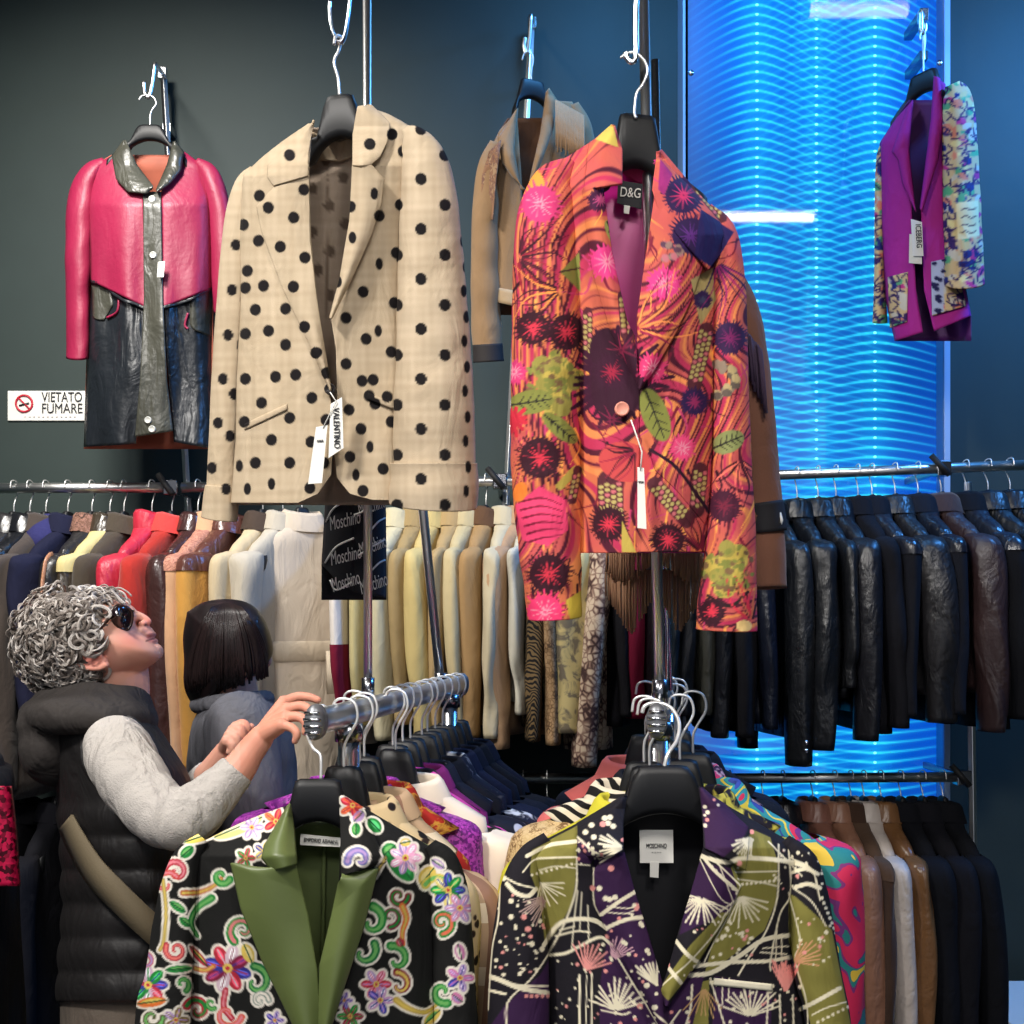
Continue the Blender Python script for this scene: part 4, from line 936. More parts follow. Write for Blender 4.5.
        T += [leaf(k, 420, 884, 434, 868, 8, YL, (240, 220, 150)), scroll(k, 440, 892, 17, 3.6, .9, (210, 190, 90), G2, 1, 9), flower(k, 448, 890, 16, 8, (BL, G1, (220, 200, 120))), scroll(k, 442, 922, 12, 1.5, 1.2, G1, (220, 110, 80), -1, 8), flower(k, 460, 908, 14, 6, ((210, 140, 170), PU)), leaf(k, 432, 860, 444, 868, 4, PU, W), flower(k, 460, 978, 13, 5, ((200, 110, 160), PU, BL)), leaf(k, 462, 960, 458, 944, 5, (190, 120, 160), W), leaf(k, 462, 1002, 452, 994, 5, (200, 120, 160), PU), scroll(k, 443, 992, 12, 1.2, .8, G1, G2, 1, 9), leaf(k, 424, 1024, 440, 1010, 5, YL, G2), scroll(k, 400, 1050, 16, 1, 1, RD, YL), scroll(k, 450, 1050, 16, 2, 1, G1, BL)]
        for f in T: f()
        return k.c
    m = painted('baroque_cloth', .85, 600, .2, .2)
    gr = plain('green_satin', (92, 104, 58), .42, bs=220, bstr=.12, bd=.001, spec=.55, var=.12)
    gl = plain('green_lining', (92, 106, 60), .5, bs=80, bstr=.2, var=.12)
    g.backside(gl, y0=822, name='back_lining', step=5)
    g.panel('lining_pleat', [(322, 838), (322, 900), (320, 1000)], [(326, 838), (325, 900), (323, 1000)], gl, off=.012, back=True)
    g.fronts(m, [(290, 806), (296, 866), (308, 920), (317, 972), (319, 1024), (322, 1330)], [(342, 797), (339, 880), (330, 928), (321, 968), (318, 1024), (320, 1330)], ink=ink, step=1.3)
    g.sleeve([(203, 838, 7), (187, 858, 14), (178, 890, 18), (173, 930, 21), (168, 980, 24), (162, 1024, 28), (152, 1180, 32), (150, 1290, 30)], m, dY=-.03, ink=ink, ratio=.8, step=1.3, seed=83)
    g.sleeve([(430, 844, 7), (443, 862, 15), (449, 895, 20), (452, 930, 20), (454, 980, 21), (456, 1024, 22), (462, 1180, 28), (464, 1290, 28)], m, dY=-.03, ink=ink, ratio=.9, step=1.3, seed=84)
    g.panel('lapel', [(294, 858), (308, 915), (317, 970), (320, 1024), (321, 1100)], [(272, 871), (231, 863), (241, 908), (262, 960), (294, 1026), (322, 1102)], gr, off=.016, lift=.014, solid=.003)
    g.panel('lapel', [(339, 884), (329, 928), (320, 966), (317, 1024), (320, 1102)], [(342, 874), (378, 868), (363, 928), (346, 980), (331, 1026), (322, 1102)], gr, off=.014, lift=.016, solid=.003)
    g.panel('collar', [(290, 804), (294, 830), (297, 864)], [(288, 806), (265, 845), (262, 858), (273, 871)], gr, off=.02, lift=.016, solid=.003)
    g.panel('collar', [(340, 796), (341, 835), (342, 876)], [(343, 796), (360, 806), (386, 862), (366, 868)], m, off=.018, lift=.014, ink=ink, step=1.3, solid=.003)
    lb, y = g.card('brand_label', [(300.5, 834), (341, 838), (340, 847), (300, 845)], WHT, Y=1.462)
    text_mesh('EMPORIO ARMANI', PRNT, lb, P(320.5, 841, y-.0016), .0075, xdir=(.995, 0, -.07), updir=(.07, 0, .995), fit=.044, name='brand_print')
    hk = [P(x, yy, Y) for x, yy, Y in ((330, 712, 1.545), (324, 706, 1.54), (314, 707, 1.535), (308, 717, 1.53), (307, 733, 1.5), (313, 748, 1.47), (320.5, 756, 1.46), (321, 780, 1.455))]
    hanger_broad('black suit hanger holding the black baroque jacket', P(318, 778.5, 1.452), (1, .05), hw=.165, top=.031, bot=.04, h=.075, drop=.05, hook=hk)
def moschino():
    g = Garment('jacket', 'olive, purple and black jacket with white firework print at front of right rack', 'jacket', 1.45, .075,
        [(624, 797), (598, 812), (570, 828), (540, 843), (524, 858), (538, 900), (547, 950), (549, 1024), (548, 1330)],
        [(700, 788), (730, 808), (762, 826), (792, 844), (806, 862), (796, 900), (792, 960), (806, 1024), (808, 1330)], fold=.005, seed=91)
    OLV, PUR, BK, CR, PKD = (126, 120, 58), (52, 26, 62), (26, 23, 30), (230, 220, 190), (226, 148, 140)
    def dots(k, pts, r, c): [k.ell(x, y, r, r, 0, c) for x, y in pts]
    def spray(k, box, n, seed, r=(.8, 2.2)):
        q = random.Random(seed)
        for i in range(n): k.ell(q.uniform(box[0], box[2]), q.uniform(box[1], box[3]), *(2*[q.uniform(*r)]), 0, CR if i % 5 else PKD)
    def ink(x, y):
        k = Ink(x, y, BK)
        # colour fields
        k.poly([(532, 850), (578, 826), (577, 850), (576, 880), (572, 905), (556, 932), (545, 944), (540, 900), (530, 872)], OLV)
        k.poly([(549, 960), (549, 1030), (480, 1040), (505, 1005), (540, 975)], PUR); k.poly([(594, 856), (640, 850), (676, 1040), (600, 1040), (600, 985), (608, 935), (596, 905)], PUR)
        k.poly([(578, 838), (600, 852), (590, 864), (578, 862)], PUR); k.poly([(549, 945), (549, 1030), (575, 1030), (573, 950)], BK)
        k.poly([(700, 780), (748, 828), (742, 840), (722, 858), (706, 848)], PUR); k.poly([(752, 830), (770, 838), (777, 862), (776, 900), (764, 930), (716, 968), (705, 972), (715, 930), (738, 892), (730, 868)], OLV)
        k.poly([(730, 868), (700, 862), (690, 890), (680, 935), (700, 925), (728, 912), (738, 892)], PUR); k.poly([(788, 893), (796, 897), (818, 917), (832, 930), (852, 1030), (812, 1030), (800, 985), (788, 940)], OLV)
        k.poly([(720, 912), (728, 912), (700, 960), (668, 1000), (660, 990), (690, 945)], OLV); k.poly([(694, 982), (709, 980), (708, 1030), (690, 1030)], OLV); k.poly([(714, 976), (772, 985), (770, 1030), (712, 1030)], PUR)
        k.poly([(690, 970), (704, 975), (690, 1035), (668, 1035), (668, 1006)], PUR)
        # cream bands and lines
        for pts, w in (([(527, 856), (548, 846), (576, 842)], 4), ([(523, 872), (534, 860), (550, 858), (577, 857)], 1.6), ([(540, 870), (556, 866), (577, 868)], 1.4), ([(507, 884), (516, 893), (528, 896), (536, 889)], 4.5), ([(506, 878), (518, 884), (534, 888)], 2), ([(500, 885), (498, 920), (492, 950), (488, 1010)], 1.7), ([(577, 858), (576, 890), (564, 925), (546, 958), (530, 980), (508, 1002), (506, 1030)], 1.9),
                       ([(594, 868), (594, 900), (600, 915)], 2), ([(544, 945), (558, 925), (574, 919), (594, 920), (607, 928)], 4.5), ([(550, 955), (566, 953), (580, 946), (600, 937), (612, 945)], 3.2), ([(602, 914), (618, 902), (634, 892)], 4), ([(606, 928), (624, 920), (642, 917)], 4), ([(488, 976), (500, 980), (520, 988), (548, 993)], 5), ([(510, 984), (530, 986), (548, 986)], 2), ([(488, 990), (505, 994)], 3), ([(618, 958), (634, 985), (646, 1004), (658, 1024)], 2), ([(580, 975), (580, 1030)], 2.4), ([(592, 973), (592, 1030)], 1.8), ([(587, 975), (586, 1030)], 1.2), ([(578, 890), (575, 915), (572, 950)], 1.3), ([(588, 905), (589, 940)], 1.3), ([(582, 892), (580, 930)], 1.2), ([(556, 936), (576, 931), (590, 932)], 2), ([(560, 930), (575, 926)], 1.5), ([(578, 838), (592, 850), (603, 855)], 2.2), ([(575, 864), (590, 865)], 1.3), ([(608, 906), (628, 908), (640, 903)], 1.3), ([(608, 912), (626, 913), (638, 908)], 1.3),
                       ([(700, 856), (726, 862), (742, 858), (778, 860), (806, 866)], 4.5), ([(735, 872), (777, 871)], 1.5), ([(737, 879), (760, 882), (777, 886)], 1.4), ([(703, 856), (716, 872), (736, 890)], 3.4), ([(712, 858), (732, 878), (740, 886)], 1.8), ([(718, 862), (732, 900)], 1.2), ([(700, 858), (718, 895), (730, 905)], 1.2), ([(778, 845), (777, 895), (766, 930), (748, 958), (738, 975)], 1.9), ([(788, 850), (790, 893), (779, 915), (770, 960), (770, 970)], 1.9), ([(792, 872), (806, 869), (818, 874)], 4), ([(796, 887), (808, 884), (820, 888)], 4.5), ([(790, 858), (812, 870), (820, 900)], 1.8), ([(793, 888), (812, 902), (826, 926)], 1.6), ([(768, 842), (786, 860), (802, 876)], 1.6),
                       ([(690, 975), (712, 972), (740, 955), (762, 940), (788, 935)], 4.6), ([(694, 966), (730, 962), (765, 961), (790, 957)], 4), ([(711, 982), (740, 984), (772, 986)], 4.2), ([(800, 1009), (815, 1002), (840, 988)], 4.2), ([(812, 1015), (826, 1008), (846, 1002)], 1.5), ([(788, 892), (800, 940), (795, 960), (806, 1000), (808, 1030)], 1.5), ([(676, 940), (688, 955), (698, 962)], 4), ([(668, 966), (680, 982)], 4), ([(664, 985), (690, 960), (716, 930), (724, 914)], 1.5), ([(710, 978), (718, 1005), (726, 1030)], 1.8), ([(692, 985), (690, 1010), (684, 1030)], 2.4), ([(722, 978), (722, 1005)], 1.4), ([(729, 978), (728, 1000)], 1.4), ([(776, 930), (775, 962)], 1.3), ([(781, 934), (781, 962)], 1.3), ([(762, 948), (788, 946)], 1.4), ([(760, 952), (786, 954)], 1.6), ([(768, 985), (766, 1030)], 2), ([(779, 995), (780, 1030)], 2), ([(792, 995), (793, 1030)], 1.8), ([(740, 886), (728, 915), (712, 945), (704, 962)], 1.3), ([(670, 1024), (680, 1010)], 2), ([(655, 1012), (666, 1024)], 2)):
            k.line(pts, w, CR)
        # fireworks
        k.burst(541, 883, 0, 28, 9, 1.4, CR, -.1, 1.9, 3); k.burst(548, 895, 6, 34, 9, 1.4, (190, 160, 150), 1.9, 2.9, 4)
        k.burst(616, 1010, 2, 34, 12, 2.2, CR, -2.9, -.2, 5); k.line([(602, 1010), (622, 1014), (630, 1012)], 2, CR); k.burst(656, 985, 0, 30, 7, 2.3, CR, -2.6, -1.5, 6); k.burst(586, 970, 0, 30, 10, 1.7, PKD, -2.1, -.2, 7); k.burst(612, 960, 4, 26, 9, 1.5, (206, 160, 170), -1.7, -.3, 8)
        k.burst(702, 898, 2, 30, 14, 1.8, CR, .3, 3.4, 9); k.burst(740, 896, 2, 32, 11, 1.6, CR, .1, 2.6, 10); k.burst(750, 1016, 2, 34, 13, 1.9, CR, -2.9, -.2, 11); k.burst(785, 992, 2, 36, 13, 1.9, (236, 150, 140), -2.1, -1, 12); k.burst(794, 962, 2, 30, 8, 1.5, (206, 150, 110), -1.3, .2, 13); k.burst(704, 988, 2, 34, 8, 1.3, (190, 150, 100), .8, 2.4, 14)
        k.burst(622, 848, 2, 26, 9, 2, CR, 2.4, 3.9, 15); k.burst(752, 838, 2, 24, 8, 1.8, CR, 1.6, 3.0, 16)
        # dots
        dots(k, [(592, 826), (586, 833), (594, 838), (608, 824), (613, 827), (605, 819), (610, 818)], 2.8, CR); dots(k, [(603, 825), (593, 888), (611, 868), (524, 917), (528, 929), (640, 1006), (636, 906), (668, 965)], 3, PKD)
        dots(k, [(511, 917), (532, 944), (542, 949), (511, 901), (504, 878), (615, 897), (610, 899), (606, 898), (600, 888), (647, 985), (655, 1007)], 2.8, CR)
        dots(k, [(532+5*i, 875-1.4*i) for i in range(9)], 1.5, CR); dots(k, [(742+4.5*i, 884-.5*i) for i in range(9)], 1.6, CR); dots(k, [(712+4*i, 866+4.5*i) for i in range(8)], 1.5, CR); dots(k, [(822+2*i, 898+5*i) for i in range(8)], 1.8, CR); dots(k, [(818+5*i, 1022-2.5*i) for i in range(7)], 1.6, CR); dots(k, [(526+5.5*i, 996) for i in range(5)], 2, PKD)
        spray(k, (494, 925, 545, 975), 36, 1); spray(k, (497, 890, 545, 930), 14, 2); spray(k, (600, 895, 650, 960), 24, 3, (1, 2.6)); spray(k, (575, 965, 640, 1030), 26, 4); spray(k, (640, 960, 690, 1030), 20, 5); spray(k, (716, 930, 760, 960), 22, 6); spray(k, (795, 915, 838, 975), 20, 7); spray(k, (770, 850, 825, 890), 26, 8); spray(k, (690, 920, 735, 960), 14, 9); spray(k, (712, 985, 800, 1030), 30, 10); spray(k, (555, 960, 580, 1030), 14, 12); spray(k, (703, 800, 720, 830), 7, 13, (1.2, 2.4)); spray(k, (576, 846, 602, 864), 12, 14); spray(k, (735, 832, 752, 868), 8, 15, (1.2, 2.8)); spray(k, (560, 834, 625, 860), 10, 16)
        return k.c
    m = painted('firework_cloth', .8, 600, .15, .25)
    bl = plain('black_lining', (13, 13, 18), .55)
    g.backside(bl, y0=812, name='back_lining')
    g.fronts(m, [(624, 798), (623, 848), (634, 890), (646, 930), (658, 970), (666, 1000), (668, 1030), (664, 1330)], [(700, 790), (704, 845), (692, 890), (680, 928), (669, 968), (663, 990), (668, 1030), (666, 1330)], ink=ink, off_r=.006, step=1.2)
    g.sleeve([(548, 838, 7), (529, 856, 12), (521, 884, 19), (520, 920, 25), (519.5, 960, 29), (518, 1024, 31), (514, 1180, 33), (512, 1290, 32)], m, dY=-.025, ink=ink, ratio=.85, step=1.2, seed=93)
    g.sleeve([(784, 840, 7), (803, 862, 14), (808, 895, 20), (812, 930, 22), (818, 975, 23.5), (828, 1024, 23), (846, 1180, 28), (850, 1290, 28)], m, dY=-.025, ink=ink, ratio=.9, step=1.2, seed=94)
    lp = dict(ink=ink, solid=.003, step=1.2)
    g.panel('lapel', [(623, 850), (634, 890), (646, 928), (657, 966), (666, 998), (668, 1030), (668, 1060)], [(603, 856), (594, 872), (595, 904), (608, 934), (627, 965), (646, 1000), (660, 1028), (668, 1060)], m, off=.012, lift=.013, **lp)
    g.panel('lapel', [(704, 846), (692, 890), (680, 928), (669, 968), (662, 990), (666, 1006)], [(730, 860), (741, 886), (728, 914), (711, 940), (694, 967), (667, 1006)], m, off=.018, lift=.013, **lp)
    g.panel('collar', [(626, 795), (623, 822), (623, 852)], [(622, 797), (577, 824), (578, 846), (588, 856), (604, 857)], m, off=.02, lift=.014, **lp)
    g.panel('collar', [(699, 787), (703, 815), (704, 848)], [(702, 788), (749, 828), (748, 850), (745, 870), (731, 860)], m, off=.022, lift=.014, **lp)
    g.panel('pocket_welt', [(714, 978), (772, 984)], [(713, 985), (772, 991)], m, off=.008, base=(230, 222, 196), step=2)
    lb, y = g.card('brand_label', [(639.5, 830), (673, 830), (673.5, 863), (640, 863)], WHT, Y=1.49)
    text_mesh('MOSCHINO', PRNT, lb, P(656.5, 846, y-.0012), .0085, fit=.0275, name='brand_print')
    text_mesh('- - - -', PRNT, lb, P(656.5, 852, y-.0012), .0032, fit=.012, name='origin_print')
    g.card('size_tag', [(650, 862), (659, 862), (658.5, 878), (650, 877)], WHT, Y=1.489)
    hk = [P(x, yy, Y) for x, yy, Y in ((642, 713, 1.53), (645, 706, 1.53), (655, 703, 1.53), (670, 707, 1.52), (679, 722, 1.5), (677, 740, 1.48), (668, 754, 1.465), (664, 768, 1.462))]
    hanger_broad('black suit hanger holding the firework print jacket', P(664, 765, 1.462), (1, 0), hw=.165, top=.034, bot=.056, h=.083, drop=.045, hook=hk, hr=.0028)
baroque(); moschino()
# ================================================================ garments seen along the rails
HN = [0]
def hung(name, label, cat, at, u, body, sleeve=None, collar=None, L=.66, SL=None, hw=.19, th=.026, sw=.03, group=None, drop=.088, seed=0, yoke=None, cuff=None, hood=None, fringe=None, belt=None, trim=None, hsuit=False, hlabel=None, buttons=None, standcol=False, swing=0, cufff=.93, zn=-.115, flare=1.05, lowsl=None, hx=0):
    """jacket hung from point `at` on a rail; u = shoulder direction, front faces w"""
    rr = random.Random(seed); at = np.asarray(at, float)
    u = np.array([u[0], u[1], 0.0]); u /= np.linalg.norm(u); w = np.array([u[1], -u[0], 0]); z = np.array([0, 0, 1.0])
    sleeve = sleeve or body; collar = collar or body; SL = SL or L-.03
    t = thing(name, label, cat, at+z*(-L), group)
    W = lambda a, b, c: at+u*a+w*b+z*c
    m = 40; q = np.linspace(0, 2*PI, m, endpoint=False)
    cq, sq = np.sign(np.cos(q))*np.abs(np.cos(q))**.8, np.sign(np.sin(q))*np.abs(np.sin(q))**.8
    st = [(.07, .034, zn-.016), (.082, .04, zn-.02)] if hsuit else [(.048, .040, zn+.004), (.056, .044, zn)]
    st += [ (.10, th*1.15, zn-drop*.35), (.15, th*1.2, zn-drop*.68), (hw*.93, th*1.15, zn-drop*.95), (hw, th*1.2, zn-drop*1.35), (hw*.97, th*1.3, zn-drop-.09), (hw*.9, th*1.3, zn-drop-.2)]
    zb = -L; n2 = 9
    for i in range(1, n2+1):
        f = i/n2; st.append((hw*(.9+.1*f*flare), th*(1.3+.25*f), zn-drop-.2+(zb-(zn-drop-.2))*f))
    R = []
    for i, (a, b, c) in enumerate(st):
        g = np.clip((i-4)/8, 0, 1)
        k = 1+g*(.22 if belt is None else .3)*wob(q*3+0*c, 0*q+c*3, seed*7+1)
        R.append(np.stack([W(x, y, c) for x, y in zip(a*cq, b*sq*k)]))
    Rl = R[-1]; cc = Rl.mean(0); R += [cc+(Rl-cc)*.96+z*.004, cc+(Rl-cc)*.9+z*.05]
    MB().grid(np.array(R), False, True).build('body', body, t)
    # sleeves
    for sg in (-1, 1):
        sh = zn-drop*1.05; out = .018+rr.uniform(-.004, .01); fw = rr.uniform(-.004, .016)+swing
        p = catmull([W(sg*(hw*.86), 0, sh+.012), W(sg*(hw+.006), .0, sh-.018), W(sg*(hw+out), fw*.3, sh-.12), W(sg*(hw+out*1.2), fw, sh-.28), W(sg*(hw+out*.9), fw*1.6, -(SL+sh)*.35+sh-.16 if SL < .4 else sh-.28-(SL+sh-.28)*.5), W(sg*(hw+out*.7), fw*1.9, -SL)], 7)
        n = len(p); f = np.linspace(0, 1, n)
        ra = np.interp(f, [0, .08, .2, .5, 1], [.022, .044, .054, .05, .042]); rb = sw*np.interp(f, [0, .08, .25, .6, 1], [.5, .86, 1.1, 1.02, .84])
        ms = 20; qq = np.linspace(0, 2*PI, ms, endpoint=False); A = []
        for i in range(n):
            k = 1+.13*wob(qq*2, 0*qq+f[i]*8, seed*5+sg+3)
            A.append(p[i]+np.outer(ra[i]*np.cos(qq)*k, u)+np.outer(rb[i]*np.sin(qq)*k, w))
        A = np.array(A); e = A[-1]; ec = e.mean(0)
        A2 = np.concatenate([A, [ec+(e-ec)*.93, ec+(e-ec)*.88+z*.03]])
        s = MB().grid(A2, False, True).build('sleeve', sleeve, t)
        if yoke is not None:
            j = int(n*.3); ex = A[:j].mean(1, keepdims=True)+(A[:j]-A[:j].mean(1, keepdims=True))*1.06
            MB().grid(ex, False, True).build('sleeve_cap', yoke, t)
        if cuff is not None:
            j = int(n*cufff); ex = A[j:].mean(1, keepdims=True)+(A[j:]-A[j:].mean(1, keepdims=True))*1.08
            MB().grid(ex, False, True).build('cuff', cuff, t)
        if trim is not None:
            ln = A[2:int(n*.7), (ms*3)//4 if sg < 0 else ms//4]; ln = A[2:int(n*.75), ms//2 if sg < 0 else 0]
            MB().tube(ln+u*sg*.002, .009, 8, flat=.5).build('sleeve_stripe', trim, t)
        if buttons is not None and sg*u[1] < 0:
            for k in (.97, .94): i = int(n*k)-1; MB().ball(A[i, ms//2 if sg < 0 else 0], .006, n=8, m=6).build('cuff_button', buttons, t)
        if fringe is not None and sg*u[1] < 0:
            mb = MB()
            for i in range(20):
                fb = rr.uniform(-1, 1); c0 = p[int(n*.18)]+u*sg*ra[3]*.95*math.sqrt(max(.1, 1-fb*fb))+w*fb*sw*1.05
                mb.tube([c0, c0+u*sg*.006-z*.09, c0+u*sg*.004-z*(.2+rr.uniform(-.02, .02))], .0028, 5)
            tag(mb.build('fringe', fringe, t), kind='stuff')
    if yoke is not None:
        MB().grid(np.array([c+(r-c)*1.04 for r, c in ((r, r.mean(0)) for r in R[1:7])]), False, True).build('yoke', yoke, t)
    # collar
    hc = .042 if not standcol else .05; lo = zn-.006
    C = []
    prof = ((.056, .043, lo), (.05, .038, zn+hc*.8), (.053, .041, zn+hc), (.06, .047, zn+hc*.8), ((.078, .058, lo-.006) if not standcol else (.062, .049, lo)))
    if hsuit: prof = ((.07, .033, lo-.012), (.066, .034, zn+.004), (.072, .038, zn+.008), (.08, .043, zn), (.094, .05, lo-.022))
    for a, b, c in prof:
        C.append(np.stack([W(x, y, c-.012*max(0, -sgn)) for x, y, sgn in zip(a*np.cos(q), b*np.sin(q), -np.sin(q))]))
    MB().grid(np.array(C), False, True).build('collar', collar, t)
    if hood is not None:
        mb = MB(); H = []
        for i, f in enumerate(np.linspace(0, 1, 10)):
            r = .02+.07*math.sin(PI*(f*.9+.05)); H.append(np.stack([W(r*1.2*x, -.04+r*.75*y, zn+.04-f*.16) for x, y in zip(np.cos(q), np.sin(q))]))
        mb.grid(np.array(H), False, True).build('hood', hood, t)
    if belt is not None:
        i = 8; r = R[i]; c = r.mean(0); ex = np.array([c+(r-c)*1.05+z*.028, c+(r-c)*1.1+z*.022, c+(r-c)*1.1-z*.022, c+(r-c)*1.05-z*.028])
        b_ = MB().grid(ex, False, True).build('belt', belt, t)
        MB().tube([W(.05, th*1.75, R[i][0][2]-at[2]), W(.05, th*1.9, R[i][0][2]-at[2]-.12)], .016, 8, flat=.3).build('belt_end', belt, t)
    # its hanger
    hp = W(hx, 0, zn+.05 if not hsuit else -.075)
    hk = [W(-.018, 0, -.002), W(-.014, 0, .0165), W(0, 0, .0215), W(.016, 0, .015), W(.02, 0, -.008), W(.006, 0, -.034), W(0, 0, -.05), (hp-z*.004)]
    HN[0] += 1
    hanger_broad(hlabel or ('black hanger inside the '+' '.join(label.split()[:11])), hp, u, hw=hw*.8, top=.026 if hsuit else .016, bot=.046 if hsuit else .03, h=((-.075-zn)+.048)/.72 if hsuit else .115, dep=.02, drop=drop*.72, hook=hk, hr=.0021 if hsuit else .0018, group='rail hangers')
    return t
WR = 'garments on the upper wall rail'
def wall(x, label, name, cat, body, yaw=0, ry=None, **k):
    yr = ry if ry else np.interp(x, [-70, 178, 742, 1075], [488.5, 487.5, 476.5, 463])
    if 340 < x < 530 and ry is None: yaw += 6
    a = math.radians(yaw); d = dict(group=WR, seed=int(x*3+11) % 9973); d.update(k)
    return hung(name, label, cat, P(x, yr, RY)+np.array([0, 0, -.0]), (math.sin(a), math.cos(a)), body, **d)
L_ = leather; C_ = cloth; S_ = suede
bk1, bk2, bk3 = L_((30, 31, 34)), L_((22, 23, 27), .28), L_((38, 36, 36))
# left rail
wall(14, 'dark grey leather jacket at the left end of the wall rail', 'jacket', 'jacket', L_((42, 41, 42)), 8, sw=.028, L=.8)
wall(30, 'glossy black leather jacket just left of the grey brown suede coat', 'jacket', 'jacket', bk2, 6, sw=.028, L=.8)
wall(46, 'grey brown suede coat just left of the navy hooded jacket', 'coat', 'coat', S_((68, 60, 55)), 8, sw=.032, L=.85)
wall(68, 'navy hooded jacket on the wall rail above the curly grey hair', 'jacket', 'jacket', C_((24, 26, 48)), 10, sw=.034, hood=C_((46, 46, 92)), L=.75)
wall(92, 'black leather jacket with tan sleeve stripe and brown fur collar', 'jacket', 'jacket', bk3, 6, sw=.034, trim=L_((170, 120, 88)), collar=patmat('brown_fur', 'blotch', (110, 80, 66), (150, 110, 96), (70, 52, 44), 70, .95))
wall(110, 'dark brown jacket with cream yoke on the wall rail', 'jacket', 'jacket', L_((52, 44, 34)), 8, sw=.026, yoke=C_((196, 180, 126)))
wall(124, 'dark olive brown jacket just left of the raspberry red one', 'jacket', 'jacket', S_((66, 58, 48)), 8, sw=.032)
wall(152, 'raspberry red jacket on the wall rail behind the curly grey hair', 'jacket', 'jacket', L_((176, 34, 56), .5), 10, sw=.036, standcol=True)
wall(172, 'orange red suede jacket right beside the raspberry red one', 'jacket', 'jacket', S_((156, 42, 34)), 10, sw=.032, collar=S_((196, 60, 56)))
wall(198, 'chocolate brown glossy leather coat right of the orange red suede jacket', 'coat', 'coat', L_((58, 36, 34), .26), 10, sw=.036, L=.85)
wall(213, 'beige coat with embroidered pinkish brown yoke beside mustard sleeved jacket', 'coat', 'coat', S_((188, 146, 112)), 12, sw=.026, yoke=patmat('pink_yoke', 'blotch', (160, 110, 92), (196, 140, 118), (130, 84, 70), 60), L=.85)
wall(230, 'brown leather jacket with mustard suede sleeves above the dark bobbed hair', 'jacket', 'jacket', L_((84, 50, 42), .28), 14, sleeve=S_((176, 128, 60)), yoke=L_((84, 50, 42), .28), sw=.04, L=.8)
wall(263, 'cream cotton coat with dark collar right of the mustard sleeved jacket', 'coat', 'coat', C_((184, 166, 134)), 16, collar=C_((66, 54, 46)), sw=.032, L=.8)
wall(283, 'pale greyish beige coat just left of the belted trench', 'coat', 'coat', C_((172, 163, 147)), 18, sw=.036, L=.85)
wall(302, 'pale belted trench coat on wall rail turned towards the room', 'trench_coat', 'coat', C_((186, 172, 154)), 52, belt=C_((182, 168, 148)), sw=.036, hw=.165, L=1.0, SL=.74, th=.045, ry=484)
wall(358, 'white garment with burgundy cuff below the black script print', 'jacket', 'jacket', C_((212, 204, 196)), 0, sw=.02, cuff=C_((110, 20, 44)), cufff=.55, L=.66)
cr = [(368, 'pale yellow cream jacket right behind the slim display pole', (206, 192, 140), .02, .66), (386, 'ivory jacket with soft collar right of the slim display pole', (212, 202, 168), .032, .7), (404, 'dull tan jacket partly behind the pale yellow one', (172, 148, 104), .024, .66), (420, 'pale yellow jacket behind the tilted display pole', (212, 190, 128), .032, .7),
      (441, 'sand coloured jacket just right of the tilted display pole', (186, 158, 112), .022, .68), (454, 'light cream jacket fifth from the right of the cream group', (208, 190, 146), .022, .68), (472, 'camel tan jacket with dark brown collar among the creams', (178, 142, 96), .03, .7), (493, 'off white jacket between the camel and the peach tan one', (212, 198, 166), .024, .7), (508, 'peach tan jacket left of the floral sleeve', (196, 158, 122), .028, .73), (519, 'white cream jacket whose sleeve shows beside the floral sleeve', (210, 204, 186), .018, .64)]
for x, lb, c, sw, Ln in cr:
    wall(x+14, lb, 'jacket', 'jacket', C_([v*.88 for v in c]), 4 if x < 500 else 14, sw=sw, L=Ln-.03, SL=Ln, collar=C_((92, 66, 46)) if x == 472 else None)
tig = patmat('tiger_print', 'zebra', (20, 17, 16), (104, 84, 56), scale=55); pyt = patmat('tan_python', 'snake', (136, 106, 74), (86, 66, 48), (160, 130, 96), 90)
lea = patmat('yellow_leaf_print', 'blotch', (206, 186, 128), (206, 186, 128), (128, 116, 96), 26); snk = patmat('snakeskin', 'snake', (140, 112, 98), (66, 46, 44), (196, 176, 152), 60)
wall(534, 'dark tiger striped jacket below the floral sleeve', 'jacket', 'jacket', tig, 0, sw=.024, L=.68, SL=.71)
wall(549, 'tan python print jacket below the floral sleeve', 'jacket', 'jacket', pyt, 2, sw=.022, L=.68, SL=.72)
wall(571, 'pale yellow leaf print jacket hanging below the floral hem', 'jacket', 'jacket', lea, 6, sw=.058, L=.66, SL=.69, swing=-.012, th=.04)
wall(592, 'brown snakeskin print jacket with flared sleeve', 'jacket', 'jacket', snk, -2, sw=.038, L=.74, SL=.78, swing=-.02)
wall(611, 'black jacket between the snakeskin and the burgundy one', 'jacket', 'jacket', C_((20, 19, 24)), 0, sw=.02, L=.68)
wall(624, 'burgundy jacket hanging under the suede fringe', 'jacket', 'jacket', C_((112, 18, 46)), 0, sw=.03, L=.6, SL=.655)
dk = [(645, 'black jacket right of the burgundy one', (18, 18, 22), .024, .66), (660, 'dark teal black jacket behind the chrome pole of floral jacket', (20, 30, 38), .022, .7), (675, 'black jacket right of the floral jacket pole, partly hidden', (17, 18, 22), .024, .64), (692, 'dark grey olive leather jacket under the right floral sleeve', (58, 58, 52), .026, .64), (707, 'black jacket second left of the long sleeved leather one', (18, 19, 24), .026, .7), (727, 'black wool jacket under the brown suede sleeve', (20, 20, 25), .028, .7), (746, 'dark navy jacket right below the brown suede sleeve end', (18, 22, 34), .026, .68)]
for x, lb, c, sw, Ln in dk: wall(x, lb, 'jacket', 'jacket', L_(c) if x != 727 else C_(c), 0, sw=sw, L=Ln, SL=Ln+.01)
